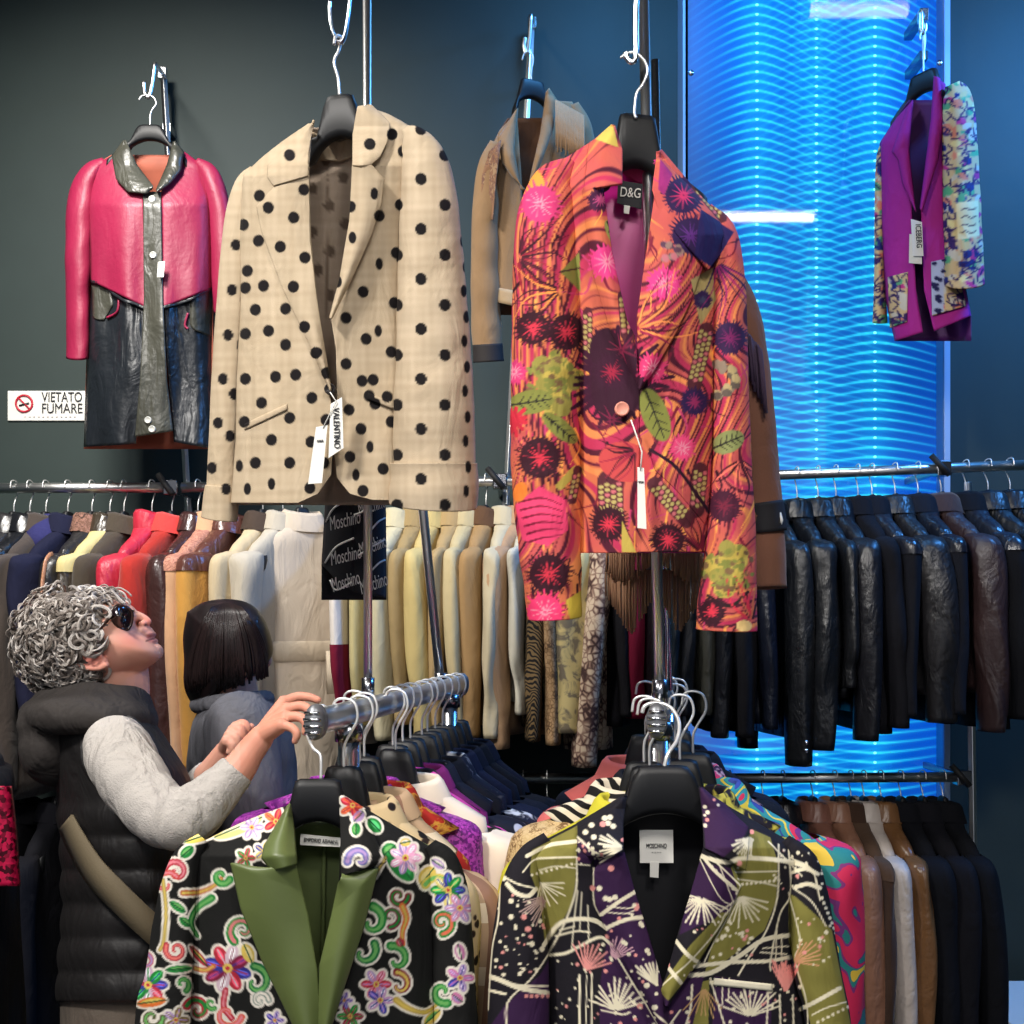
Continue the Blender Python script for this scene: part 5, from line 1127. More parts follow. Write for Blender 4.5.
wall(772, 'black leather coat with long sleeve and cuff button before the panel', 'coat', 'coat', L_((15, 17, 21), .4), -6, sw=.036, L=.72, SL=.79, buttons=CHR)
wall(797, 'black leather coat second from left before the blue panel', 'coat', 'coat', L_((13, 15, 19), .38), -4, sw=.036, L=.7, SL=.75)
wall(818, 'short black leather jacket left of the fringed one', 'jacket', 'jacket', L_((14, 15, 18), .4), -6, sw=.022, L=.62)
wall(836, 'black leather jacket with fringed sleeve before the blue panel', 'jacket', 'jacket', L_((18, 18, 23), .38), -6, sw=.038, L=.66, SL=.73, fringe=suede((40, 40, 48)))
wall(858, 'black velvet jacket just right of the fringed leather one', 'jacket', 'jacket', C_((14, 14, 20)), -4, sw=.03, L=.72, SL=.7)
wall(872, 'black jacket with shiny collar and shoulder patch', 'jacket', 'jacket', C_((16, 17, 24)), -6, yoke=L_((28, 30, 38), .3), sw=.024, L=.7)
wall(895, 'big creased brownish black leather jacket with bulging sleeve', 'jacket', 'jacket', L_((27, 26, 28), .4), -8, sw=.046, L=.62, SL=.69)
wall(918, 'black denim jacket with shiny collar stud below the rail joint', 'jacket', 'jacket', C_((20, 22, 30)), -6, yoke=L_((22, 25, 34), .3), sw=.028, L=.7)
wall(941, 'dark brown leather jacket just left of the right chrome upright', 'jacket', 'jacket', L_((48, 32, 32), .45), -10, sw=.04, L=.62, SL=.72, collar=S_((60, 46, 44)))
wall(966, 'black wool coat just right of the right chrome upright', 'coat', 'coat', C_((14, 15, 20)), -8, sw=.03, L=.72, yoke=L_((28, 33, 44), .3))
wall(988, 'dark grey leather jacket second from the right end of wall rail', 'jacket', 'jacket', L_((22, 26, 31), .4), -12, sw=.034, L=.64)
wall(1010, 'black leather jacket at the right end of the wall rail', 'jacket', 'jacket', L_((13, 16, 21), .4), -12, sw=.036, L=.66)
# lower right rail
def low(x, label, name, cat, body, yaw=0, **k):
    x -= 5
    d = dict(ry=778, group='garments on the lower wall rail', L=.82, SL=.82, zn=-.1); d.update(k)
    return wall(x, label, name, cat, body, yaw, **d)
low(706, 'black coat at the left end of the lower right rail', 'coat', 'coat', C_((15, 16, 22)))
low(735, 'black wool coat on the lower rail behind the firework print jacket', 'coat', 'coat', C_((18, 18, 24)))
low(768, 'dark rust brown jacket on the lower rail beside the multicolour jacket', 'jacket', 'jacket', L_((48, 28, 26)), -4, sw=.02)
low(788, 'near black jacket on lower rail left of the rosy brown leather one', 'jacket', 'jacket', L_((22, 22, 28)), -4, sw=.026)
low(818, 'rosy brown leather jacket leftmost of the pale four on lower rail', 'jacket', 'jacket', L_((128, 86, 72), .4), -8, sw=.036)
low(840, 'light tan leather jacket second of the pale four on lower rail', 'jacket', 'jacket', L_((146, 104, 82), .4), -8, sw=.034)
low(856, 'dark brown jacket with tan lapel on lower rail', 'jacket', 'jacket', S_((66, 48, 38)), -6, sw=.018, yoke=S_((84, 64, 50)))
low(869, 'off white leather jacket with black collar band on lower rail', 'jacket', 'jacket', L_((196, 184, 174), .45), -6, sw=.028)
low(886, 'golden brown leather jacket rightmost of the pale four on lower rail', 'jacket', 'jacket', L_((120, 84, 52), .3), -8, sw=.028)
low(906, 'black fur-look coat right of the golden brown jacket', 'coat', 'coat', C_((16, 17, 23)), -8, sw=.034)
low(928, 'black coat with small white tag triangle on lower rail', 'coat', 'coat', C_((19, 19, 25)), -8, sw=.034)
low(948, 'black coat at the right end of the lower wall rail', 'coat', 'coat', C_((14, 15, 20)), -8, sw=.034)
for x, c, lb in ((505, (16, 18, 26), 'dark navy coat low in the gap between the two racks, left'), (528, (18, 22, 34), 'navy coat low in the gap between the racks, middle'), (552, (17, 17, 22), 'black coat low in the gap between the racks, right'), (30, (14, 14, 18), 'black coat on the low rail at the left edge'), (62, (18, 18, 24), 'black jacket on the low rail behind the curly haired woman')):
    low(x, lb, 'coat', 'coat', C_(c), 2, sw=.034)
# ---- garments behind the front jacket of each floor rack
def on_rack(q, s, label, name, cat, body, o=0, **k):
    c = q(s, 0, RZ); u = q(s, 1, 0)-q(s, 0, 0)
    d = dict(hsuit=True, hw=.195, th=.026, sw=.045, L=.75, zn=-.125, drop=.075, seed=int(s*1000)); d.update(k)
    return hung(name, label, cat, c+u*o, u, body, **d)
GL, GR = 'garments on the left floor rack', 'garments on the right floor rack'
leo = patmat('black_daisy_print', 'spots', (206, 180, 136), (26, 22, 22), (60, 40, 32), 42)
pld = patmat('beige_plaid', 'plaid', (186, 156, 124), (226, 208, 180), (140, 104, 84), 11)
red = patmat('red_gold_print', 'blotch', (170, 40, 34), (206, 150, 60), (120, 60, 30), 28)
gli = patmat('purple_glitter', 'glitter', (96, 26, 110), (176, 70, 176), scale=260, rough=.5)
mgp = patmat('magenta_stripe', 'zebra', (20, 18, 24), (196, 66, 150), scale=12)
nvw = patmat('navy_white_print', 'blotch', (18, 22, 40), (18, 22, 40), (206, 206, 206), 22)
nvd = patmat('navy_white_dots', 'spots', (16, 18, 32), (180, 180, 190), scale=24)
on_rack(lq, .085, 'cream jacket with black daisy print right behind the baroque jacket', 'jacket', 'jacket', leo, .008, group=GL, hw=.132, drop=.095)
on_rack(lq, .145, 'beige and cream plaid jacket behind the black daisy print one', 'jacket', 'jacket', pld, .012, group=GL, hw=.152, drop=.115)
on_rack(lq, .205, 'red and gold patterned blouse between plaid and purple jackets', 'blouse', 'blouse', red, .0, group=GL, hw=0.100, drop=.085)
on_rack(lq, .25, 'purple glitter jacket on the left floor rack', 'jacket', 'jacket', gli, -.032, group=GL, hw=0.145, drop=.052)
on_rack(lq, .30, 'cream satin jacket beside the purple glitter one', 'jacket', 'jacket', plain('cream_satin', (222, 206, 184), .5, bs=200, bstr=.1), .022, group=GL, hw=0.165, drop=.085)
on_rack(lq, .36, 'black jacket with magenta streaks on the left floor rack', 'jacket', 'jacket', mgp, .0, group=GL, hw=0.150, drop=.085)
on_rack(lq, .42, 'plum coloured jacket behind the magenta streaked one', 'jacket', 'jacket', C_((110, 30, 92)), .0, group=GL, hw=0.165, drop=.105)
on_rack(lq, .47, 'black jacket with small white flecks on the left floor rack', 'jacket', 'jacket', nvd, .0, group=GL, hw=0.155, drop=.09)
on_rack(lq, .53, 'plain black jacket sixth from far end of the left rack', 'jacket', 'jacket', C_((20, 21, 28)), .005, group=GL, hw=0.160, drop=.1)
on_rack(lq, .59, 'dark navy jacket with white lettering-like shoulder print', 'jacket', 'jacket', nvw, .0, group=GL, hw=0.165, drop=.1)
on_rack(lq, .65, 'plain navy jacket just behind the white printed one', 'jacket', 'jacket', C_((20, 26, 48)), .0, group=GL, hw=0.165, drop=.1)
on_rack(lq, .71, 'blue black jacket third from the far end of the left rack', 'jacket', 'jacket', C_((16, 20, 34)), .0, group=GL, hw=0.170, drop=.1)
on_rack(lq, .77, 'black jacket second from the far end of the left rack', 'jacket', 'jacket', C_((15, 16, 22)), .0, group=GL, hw=0.170, drop=.1)
on_rack(lq, .83, 'dark navy jacket at the far end of the left rack', 'jacket', 'jacket', C_((20, 22, 36)), .0, group=GL, hw=0.170, drop=.11)
zeb = patmat('zebra_swirl', 'zebra', (22, 20, 20), (220, 208, 184), scale=20); bei = patmat('beige_lace', 'snake', (196, 166, 116), (120, 90, 60), (206, 180, 136), 190)
pkp = patmat('pink_print', 'blotch', (214, 70, 120), (232, 190, 200), (60, 30, 60), 34); dfl = patmat('dark_yellow_flowers', 'blotch', (30, 26, 36), (30, 26, 36), (210, 196, 80), 30)
def multicolour():
    m, nt, b = newmat('multicolour_blobs'); b.inputs['Roughness'].default_value = .75
    N, L = nt.nodes.new, nt.links.new
    tc = N('ShaderNodeTexCoord'); n = N('ShaderNodeTexNoise'); n.inputs['Scale'].default_value = 15; n.inputs['Detail'].default_value = 0; n.inputs['Distortion'].default_value = 1.3; L(tc.outputs['Object'], n.inputs['Vector'])
    def ramp(stops):
        r = N('ShaderNodeValToRGB'); r.color_ramp.interpolation = 'CONSTANT'
        while len(r.color_ramp.elements) < len(stops): r.color_ramp.elements.new(.5)
        for e, (p, c) in zip(r.color_ramp.elements, stops): e.position = p; e.color = (*lin(c), 1)
        L(n.outputs[0], r.inputs[0]); return r.outputs[0]
    a = ramp([(0, (40, 60, 140)), (.34, (30, 130, 140)), (.44, (214, 190, 60)), (.5, (40, 140, 150)), (.56, (206, 40, 80)), (.64, (110, 40, 120)), (.7, (40, 140, 140))])
    c = ramp([(0, (30, 110, 110)), (.34, (110, 40, 110)), (.4, (196, 30, 78)), (.62, (120, 40, 110)), (.66, (30, 120, 120)), (.72, (214, 180, 60))])
    sp = N('ShaderNodeSeparateXYZ'); L(tc.outputs['Object'], sp.inputs[0])
    g = N('ShaderNodeMath'); g.operation = 'GREATER_THAN'; g.inputs[1].default_value = .545; L(sp.outputs['Z'], g.inputs[0])
    mx = N('ShaderNodeMix'); mx.data_type = 'RGBA'; L(g.outputs[0], mx.inputs[0]); L(c, mx.inputs[6]); L(a, mx.inputs[7]); L(mx.outputs[2], b.inputs['Base Color'])
    return m
on_rack(rq, .15, 'dark jacket with yellow flowers on the right rack left of the multicolour one', 'jacket', 'jacket', dfl, .03, group=GR, hw=.14, drop=.07)
on_rack(rq, .06, 'bright yellow edged jacket behind the firework print shoulder', 'jacket', 'jacket', C_((206, 196, 60)), -.012, group=GR, hw=.15, drop=.085)
on_rack(rq, .11, 'zebra swirl jacket with beige lace sleeves on the right rack', 'jacket', 'jacket', zeb, -.022, sleeve=bei, group=GR, hw=.138, drop=.062, zn=-.112)
on_rack(rq, .235, 'multicolour blob print jacket with red sleeve on the right rack', 'jacket', 'jacket', multicolour(), .05, group=GR, hw=.2, drop=.085, sw=.06)
on_rack(rq, .32, 'black jacket in the middle of the right rack', 'jacket', 'jacket', C_((18, 18, 24)), .0, group=GR, hw=0.120, drop=.07)
on_rack(rq, .42, 'pink and white printed jacket on the right rack', 'jacket', 'jacket', pkp, .02, group=GR, hw=0.150, drop=.09)
on_rack(rq, .5, 'salmon pink jacket on the right rack', 'jacket', 'jacket', C_((216, 112, 106)), -.035, group=GR, hw=0.135, drop=.09)
on_rack(rq, .6, 'black jacket behind the salmon pink one', 'jacket', 'jacket', C_((22, 24, 32)), .02, group=GR, hw=0.150, drop=.085)
on_rack(rq, .7, 'dark navy jacket at the far end of the right rack', 'jacket', 'jacket', C_((20, 26, 44)), .0, group=GR, hw=0.160, drop=.085)
# ================================================================ light
def area(name, loc, target, size, power, color=(1, 1, 1), sy=None, spread=180):
    l = bpy.data.lights.new(name, 'AREA'); l.shape = 'RECTANGLE'; l.size = size; l.size_y = sy or size; l.energy = power; l.color = color; l.spread = math.radians(spread)
    o = bpy.data.objects.new(name, l); COL.objects.link(o); o.location = loc
    d = Vector(target)-Vector(loc); o.rotation_euler = d.to_track_quat('-Z', 'Y').to_euler()
    return o
area('ceiling_light_left', (-1.45, .1, 3.5), (-.15, 1.8, 1.4), .32, 27, (1, .96, .91), spread=100)
area('ceiling_light_right', (.55, -.5, 3.5), (.5, 1.6, 1.1), .4, 9, (1, .95, .9), spread=80)
area('ceiling_light_wall', (-1.2, 1.9, 3.6), (-1.0, 3.2, 1.6), .4, 31, (1, .96, .9), spread=110)
area('blue_wall_fill', (2.0, 2.5, 3.55), (1.5, 3.4, 1.2), .4, 62, (.08, .36, 1))  # unseen blue lamp added to tint the right wall
area('blue_wall_fill', (.35, 2.75, 3.6), (.4, 3.42, 2.0), .3, 13, (.1, .42, 1))  # second unseen blue lamp, added to colour the middle wall like panel spill
area('front_fill', (-.3, -1.3, 3.2), (0, 1.7, 1.3), .6, 6, (1, .96, .92), spread=90)  # unseen fill added behind the camera to brighten shaded linings and labels
w = bpy.data.worlds.new('world'); SC.world = w; w.use_nodes = True
bg = w.node_tree.nodes['Background']; bg.inputs[0].default_value = (.66, .7, .8, 1); bg.inputs[1].default_value = .52
# ================================================================ people
SKIN = (204, 150, 130)
def pillow(cont, C, W, Y0, n=110, m=30, pw=2.4, near=None):
    """closed head-like solid: profile outline in photo pixels, rounded to half-width W on both sides"""
    c = np.asarray(cont, float); c = catmull(np.vstack([c, c[:1]]), 6)[:-1]; c = resample(np.vstack([c, c[:1]]), n+1)[:-1]
    r = np.sin(np.linspace(0, PI/2, m)); r[0] = .02
    out = []
    for sg in (-1, 1):
        A = []
        for q in r:
            p = np.asarray(C)+(c-C)*q
            A.append(P(p[:, 0], p[:, 1], Y0+sg*W*math.sqrt(max(0, 1-q**pw))))
        out.append(np.array(A))
    full = np.concatenate([out[0], out[1][::-1][1:]])
    V, Fc = gridf(full, False, True); Fc = list(map(tuple, Fc)); N = len(V)
    Fc += [tuple(range(n))[::-1], tuple(range(N-n, N))]
    return V, Fc
def remesh(o, vox, smooth=2):
    m = o.modifiers.new('remesh', 'REMESH'); m.mode = 'VOXEL'; m.voxel_size = vox
    s = o.modifiers.new('smooth', 'SMOOTH'); s.iterations = smooth; s.factor = .5
    bpy.context.view_layer.update()
    me = bpy.data.meshes.new_from_object(o.evaluated_get(bpy.context.evaluated_depsgraph_get()))
    o.modifiers.clear(); o.data = me
    me.polygons.foreach_set('use_smooth', np.ones(len(me.polygons), bool))
    return me
def paint_mesh(o, fn):
    me = o.data; v = np.empty(len(me.vertices)*3); me.vertices.foreach_get('co', v); v = v.reshape(-1, 3)+ORG.get(o, np.zeros(3))
    for a in list(me.color_attributes): me.color_attributes.remove(a)
    at = me.color_attributes.new('Col', 'FLOAT_COLOR', 'POINT'); L = np.ones((len(v), 4), np.float32); L[:, :3] = lin(np.clip(fn(v), 0, 255)); at.data.foreach_set('color', L.ravel())
def chain(mb, pts, col=None, seg=12):
    """tapering limb through (px, py, Y, radius in m)"""
    p = np.asarray(pts, float); W = np.array([P(a, b, c) for a, b, c, _ in p])
    q = catmull(np.c_[W, p[:, 3]], 6); mb.tube(q[:, :3], q[:, 3], seg)
    for e in (0, -1): mb.ball(q[e, :3], q[e, 3]*1.0, n=12, m=8)
def loft(rows, Y0, D, n=48, k=None, seed=0, fold=0, step=4, e=.85):
    """trunk from rows (y, x_left, x_right[, depth scale]); returns ring array"""
    r = np.array([list(q)+[1.0]*(4-len(q)) for q in rows], float); ys = np.arange(r[0, 0], r[-1, 0]+.1, step)
    L, R, d = (np.interp(ys, r[:, 0], r[:, i]) for i in (1, 2, 3))
    th = np.linspace(0, 2*PI, n, endpoint=False); ct = np.sign(np.cos(th))*np.abs(np.cos(th))**e; stt = np.sign(np.sin(th))*np.abs(np.sin(th))**e
    f = 1+fold*wob(th[None]*1.2+0*ys[:, None], ys[:, None]*.05+0*th, seed, f=1.4)
    if k is not None: f = f*k(ys)[:, None]
    px = ((L+R)/2)[:, None]+((R-L)/2)[:, None]*ct*f
    Y = (Y0(ys)[:, None] if callable(Y0) else Y0)-D*d[:, None]*stt*f
    return P(px, ys[:, None]+0*px, Y)
def capped(mb, A, col=None):
    a = A[:1].mean(1, keepdims=True); b = A[-1:].mean(1, keepdims=True)
    return mb.grid(np.concatenate([a+(A[:1]-a)*.03, A, b+(A[-1:]-b)*.03]), False, True, col=col)
skm = painted('skin', .5, 0, .4)
skm.node_tree.nodes['Principled BSDF'].inputs['Subsurface Weight'].default_value = .08
skm.node_tree.nodes['Principled BSDF'].inputs['Subsurface Radius'].default_value = (.01, .004, .002)

def woman():
    Y0 = 1.77
    t = thing('person', 'woman with curly grey hair and sunglasses in a dark hooded vest, looking up and reaching', 'person', (P(120, 900, Y0)[0], Y0, 0))
    mb = MB()
    face = [(127, 603), (131, 612), (134, 620), (138, 628), (144, 634), (150, 639), (156, 646), (161, 655), (155, 663), (147, 668), (135, 674), (112, 684), (80, 690), (50, 686), (32, 668), (26, 645), (34, 618), (56, 600), (82, 594), (108, 595)]
    V, Fc = pillow(face, (92, 640), .076, Y0); mb.add(V, Fc)
    b = lambda x, y, r, dy=0, s=(1, 1, 1): mb.ball(P(x, y, Y0+dy), np.array(s)*r/F*Y0, n=14, m=10)
    # nose: ridge, tip, wings; brow, lips, chin, cheek
    chain(mb, [(129, 611, Y0, .010), (134, 615, Y0, .0085), (139, 616.5, Y0, .0075), (145, 619, Y0, .0062), (148.5, 621.5, Y0, .0052)])
    b(147.3, 622.3, 3.9); b(132, 618, 7, 0, (1, 2.6, 1))
    for s in (-1, 1): b(142.5, 624, 4, s*.010, (1, .8, .85)); b(119, 640, 13, s*.036, (1, .8, 1)); b(124, 609.5, 6, s*.03, (.9, 2.2, .5))
    b(150.3, 634.5, 4.4, 0, (1, 3.2, .8)); b(153, 641.2, 4.0, 0, (1, 3.0, .8)); b(145, 632, 7, 0, (1, 2.4, .9)); b(154.5, 652, 8, 0, (1, 1.9, 1.1))
    # ear on the near side and the far side
    for s in (-1, 1):
        yy = Y0+s*.075
        A = [(107, 664), (100, 668), (88, 668), (78, 663), (72, 656), (75, 651), (84, 651), (94, 654), (102, 656)]
        q = catmull(A, 5); mb.tube(P(q[:, 0], q[:, 1], yy+s*.006), .0042, 8)
        mb.ball(P(92, 661, yy+s*.001), (.026, .006, .011), n=12, m=8); mb.ball(P(104, 665, yy+s*.003), (.009, .006, .007))
    # neck, trunk, legs, arms
    chain(mb, [(108, 655, Y0, .058), (115, 680, Y0, .053), (115, 705, Y0, .054), (108, 730, Y0, .07)], seg=20)
    capped(mb, loft([(712, 90, 122, .5), (732, 72, 138, .8), (780, 66, 172, 1), (850, 72, 182, .95), (920, 76, 170, .9), (1000, 66, 176, 1), (1060, 72, 172, 1)], Y0, .12))
    for s in (-1, 1):
        h = P(122, 1040, Y0+s*.085); hx, hz = h[0], h[2]
        q = catmull([(hx, h[1], hz, .085), (hx+.01, h[1], .62, .07), (hx+.015, h[1], .48, .055), (hx, h[1]-0, .3, .052), (hx-.01, h[1], .1, .036)], 6)
        mb.tube(q[:, :3], q[:, 3], 14); mb.ball((hx+.05, h[1], .045), (.12, .045, .042))
    # right arm reaching for the rail
    chain(mb, [(117, 748, 1.635, .045), (130, 776, 1.58, .043), (151, 805, 1.54, .039), (178, 818, 1.52, .035), (206, 802, 1.53, .032), (236, 772, 1.545, .025), (250, 752, 1.555, .0205), (261, 738, 1.56, .0185)], seg=18)
    def hand(base, knuck, fingers, thumb, Yk):
        bx, by, bY = base
        for i in range(4):                                     # palm as four merged rays
            fx, fy, fY = fingers[i][0][:3]
            chain(mb, [(bx, by, bY, .0145), ((bx+fx)/2, (by+fy)/2, (bY+fY)/2, .0125), (fx, fy, fY, .0098)])
        for f in fingers: chain(mb, [(x, y, yy, r) for x, y, yy, r in f], seg=10)
        chain(mb, thumb, seg=10)
    hand((262, 736, 1.56), None, [
        [(284, 702, 1.585, .0085), (297, 697, 1.59, .0074), (308, 697, 1.588, .0066), (318, 700, 1.585, .0056)],
        [(287, 709, 1.565, .0085), (301, 706, 1.562, .0074), (310, 711, 1.558, .0067), (311, 720, 1.558, .0056)],
        [(286, 717, 1.546, .0082), (299, 717, 1.54, .0072), (306, 723, 1.536, .0065), (305, 732, 1.537, .0055)],
        [(282, 725, 1.53, .0074), (292, 728, 1.522, .0065), (297, 734, 1.518, .0058), (295, 741, 1.52, .005)]],
        [(267, 728, 1.575, .012), (276, 722, 1.6, .0105), (286, 717, 1.61, .009), (296, 715, 1.605, .0072)], 0)
    # left arm and curled hand behind
    chain(mb, [(130, 745, 1.9, .048), (160, 785, 1.9, .042), (190, 800, 1.86, .036), (212, 775, 1.8, .027), (226, 752, 1.77, .019)], seg=16)
    hand((226, 750, 1.77), None, [
        [(236, 727, 1.765, .0092), (243, 724, 1.76, .0085), (247, 729, 1.757, .0075), (244, 734, 1.757, .0064)],
        [(233, 730, 1.752, .0092), (240, 730, 1.745, .0085), (242, 737, 1.743, .0075), (238, 740, 1.745, .0064)],
        [(230, 735, 1.742, .0088), (236, 738, 1.735, .008), (237, 744, 1.735, .007), (233, 746, 1.738, .006)],
        [(227, 741, 1.735, .008), (232, 745, 1.73, .0072), (232, 750, 1.73, .0062), (229, 752, 1.732, .0055)]],
        [(229, 742, 1.785, .011), (237, 735, 1.795, .0095), (245, 729, 1.79, .0082), (251, 727, 1.78, .0066)], 0)
    o = mb.build('body', skm, t); remesh(o, .002, 2)
    def skin(v):
        x, y = PX(v); c = np.tile(np.array(SKIN, float), (len(v), 1)); n = wob(v[:, 0]*60, v[:, 2]*60, 3)+wob(v[:, 0]*170, v[:, 2]*170, 4)*.6
        c += n[:, None]*np.array([3, 4, 4])
        head = (y < 690) & (x < 172)
        def blob(cx, cy, rx, ry, col, a): 
            w = a*np.exp(-((x-cx)/rx)**2-((y-cy)/ry)**2)*head; return w[:, None]*(np.array(col, float)-SKIN)
        c += blob(150, 622, 9, 7, (214, 120, 108), .6)+blob(128, 640, 13, 10, (220, 136, 120), .6)+blob(88, 660, 18, 10, (216, 124, 110), .8)
        lip = np.clip(1.25-np.hypot((x-152.5)/6.5, (y-637.8)/5.2), 0, .45)/.45*head; c = c*(1-.6*lip[:, None])+.6*lip[:, None]*np.array([176, 92, 88])
        seam = np.clip(1-np.abs(y-(638.0+(155-x)*.33))/1.3, 0, 1)*((x > 145.5) & (x < 158)); c *= (1-.62*seam)[:, None]
        nos = np.clip(1.2-np.hypot((x-145.5)/2.6, (y-625)/1.6), 0, 1)*head; c *= (1-.5*nos)[:, None]
        hand_ = (x > 240) & (y > 690); c = np.where(hand_[:, None], c*np.array([1.0, .93, .9]), c)
        return c
    paint_mesh(o, skin)
    # eye
    for s in (-1, 1):
        e = MB().ball(P(124, 619, Y0+s*.034), .0115, n=16, m=12, col=(232, 226, 220)); e.ball(P(129, 617.5, Y0+s*.036), (.0055, .007, .007), (50, 40, 34)); e.build('eye', painted('painted_gloss', .35, 0, .5), t)
    # sunglasses
    gm = plain('lens_dark', (26, 16, 20), .12, spec=.7); tm = plain('tortoise_frame', (44, 26, 18), .25, spec=.6, bs=80, bstr=.05, var=.5)
    lens = [(110, 613), (116, 606), (126, 607), (132, 613), (131, 624), (126, 630), (116, 625)]
    LN = []
    for s in (-1, 1):
        q = catmull(lens+[lens[0]], 5); yy = Y0+s*.058
        A = np.stack([P(121.5+(q[:, 0]-121.5)*k, 617+(q[:, 1]-617)*k, yy-0*(k)+s*(.012*(1-k))-s*.0011*(q[:, 0]-121)) for k in (.02, .5, .85, 1)])
        LN.append(A)
    gl = MB().tube([P(130, 611, Y0-.045), P(134, 611, Y0), P(130, 611, Y0+.045)], .0022, 8).build('sunglasses', tm, t)
    for A in LN: MB().grid(A).build('lens', gm, gl, solid=.002)
    for s in (-1, 1):
        q = catmull(lens+[lens[0]], 5); MB().tube(P(q[:, 0], q[:, 1], Y0+s*.058-s*.0011*(q[:, 0]-121)), .0026, 8).build('rim', tm, gl)
        MB().tube([P(113, 614, Y0+s*.068), P(104, 624, Y0+s*.08), P(90, 640, Y0+s*.088), P(82, 648, Y0+s*.086)], .0028, 8, flat=1.5).build('temple_arm', tm, gl)
    # ---- curly hair
    hm = painted('grey_hair', .45, 0, .5)
    hc = [(124, 603), (112, 593), (82, 589), (54, 598), (33, 618), (20, 646), (24, 670), (40, 692), (60, 690), (78, 683), (98, 680), (100, 672), (76, 668), (70, 655), (78, 648), (98, 652), (103, 643), (97, 626), (106, 610)]
    # scalp shell: the head outline grown a little, kept off the face by depth
    mb = MB(); rg = random.Random(12)
    out = np.array([(126, 602), (113, 591), (82, 588), (54, 597), (32, 617), (19, 646), (23, 671), (40, 694), (60, 692)], float)
    poly = np.array(hc, float)
    def inside(x, y):
        r = False
        for (ax, ay), (bx, by) in zip(poly, np.roll(poly, -1, 0)):
            if (ay > y) != (by > y) and x < (bx-ax)*(y-ay)/(by-ay)+ax: r = not r
        return r
    # scalp cap as a patch hugging the head on both sides
    cx, cy = 66, 645
    for s in (-1, 1):
        pc = catmull(np.vstack([poly, poly[:1]]), 3); A = []
        for k in np.linspace(.02, 1, 14):
            q = np.array([cx, cy])+(pc-np.array([cx, cy]))*k
            rr = np.hypot((q[:, 0]-72)/56, (q[:, 1]-641)/54); d = .086*np.sqrt(np.clip(1-np.clip(rr, 0, .995)**2.4, 0, 1))+.004
            A.append(P(q[:, 0], q[:, 1], Y0+s*d))
        mb.grid(np.array(A), col=(92, 84, 78))
    V, Fc = pillow([(118, 601), (84, 592), (55, 602), (32, 622), (22, 648), (28, 672), (46, 690), (66, 690), (74, 660), (90, 640), (96, 615)], (62, 640), .07, Y0, n=60, m=14); mb.add(V, Fc, (84, 76, 70))
    greys = [(190, 182, 174), (166, 157, 149), (140, 130, 122), (116, 106, 98), (208, 201, 194), (92, 83, 76)]
    cnt = 0
    while cnt < 900:
        x, y = rg.uniform(10, 130), rg.uniform(580, 704)
        if not inside(x, y) and not (x < 62 and math.hypot((x-66)/53, (y-642)/57) < 1.03 and y < 702): continue
        s = -1 if rg.random() < .72 else 1
        rr = math.hypot((x-70)/58, (y-641)/56); d = .088*math.sqrt(max(0, 1-min(.99, rr)**2.4))+rg.uniform(-.002, .011)
        c = np.array(P(x, y, Y0+s*d)); n = np.array([(x-70)/58*.9, s*math.sqrt(max(.05, 1-min(1, rr)**2)), -(y-641)/56*.9]); n /= np.linalg.norm(n)
        a = np.cross(n, [rg.uniform(-1, 1), rg.uniform(-1, 1), rg.uniform(-1, 1)]); a /= np.linalg.norm(a); b2 = np.cross(n, a)
        R = rg.uniform(.007, .019); tn = rg.choice([.3, .4, .45, .55, .75]); K = 13; ph = rg.uniform(0, 6.28); hand_ = rg.choice([-1, 1])
        col = greys[rg.randrange(6)]; base = []
        sw_ = rg.uniform(-.6, .6)
        for i in range(K):
            f = i/(K-1); an = ph+hand_*tn*2*PI*f; q = R*(1-.45*f)
            base.append(c+a*(q*math.cos(an)+sw_*R*f)+b2*q*math.sin(an)*.8+n*(.005*math.sin(f*PI)+.008*(f-.5)))
        base = np.array(base); cc0 = base.mean(0)
        for k in range(4):
            off = (k-1.5)*.00135; dv = base-cc0; dv /= np.linalg.norm(dv, axis=1)[:, None]+1e-9
            pts = base+dv*off+n*abs(off)*-.5
            th = rg.uniform(.0005, .00078)*np.interp(np.linspace(0, 1, K), [0, .15, .8, 1], [.7, 1, .9, .3])
            v_ = rg.uniform(-22, 14); V, Fc = tube(pts, th, 5); mb.add(V, Fc, tuple(np.clip(v+v_, 40, 235) for v in col))
        cnt += 1
    # forelock and nape strands
    for i in range(46):
        x0 = rg.uniform(84, 112); y0 = rg.uniform(589, 600); s = rg.uniform(-.06, .06)
        pts = catmull([P(x0, y0, Y0+s), P(x0+9, y0-3+rg.uniform(-2, 3), Y0+s*1.05), P(x0+17, y0+3+rg.uniform(-2, 3), Y0+s*1.1), P(x0+21, y0+9+rg.uniform(-3, 2), Y0+s*1.1)], 4)
        V, Fc = tube(pts, .0014, 5); mb.add(V, Fc, greys[rg.randrange(5)])
    mb.build('hair', hm, t)
    # ---- clothes
    vm = plain('vest_nylon', (29, 27, 27), .55, bs=90, bstr=.2, bd=.003, spec=.35, wr=.02); sw = plain('grey_knit', (176, 170, 164), .95, bs=420, bstr=.5, bd=.003, spec=.1, var=.08, wr=.045)
    puff = lambda ys: 1+.045*np.abs(np.sin((ys-768)*PI/34))*(ys > 800)
    A = loft([(702, 88, 136, .55), (716, 62, 150, .85), (735, 50, 164, 1.0), (770, 52, 186, 1.06), (810, 57, 202, 1.08), (860, 62, 202, 1.04), (910, 64, 192, 1.0), (950, 60, 188, 1.05), (1004, 57, 186, 1.08)], Y0, .135, n=56, k=puff, fold=.012, seed=3, step=3)
    e = A[-1:]; ec = e.mean(1, keepdims=True)
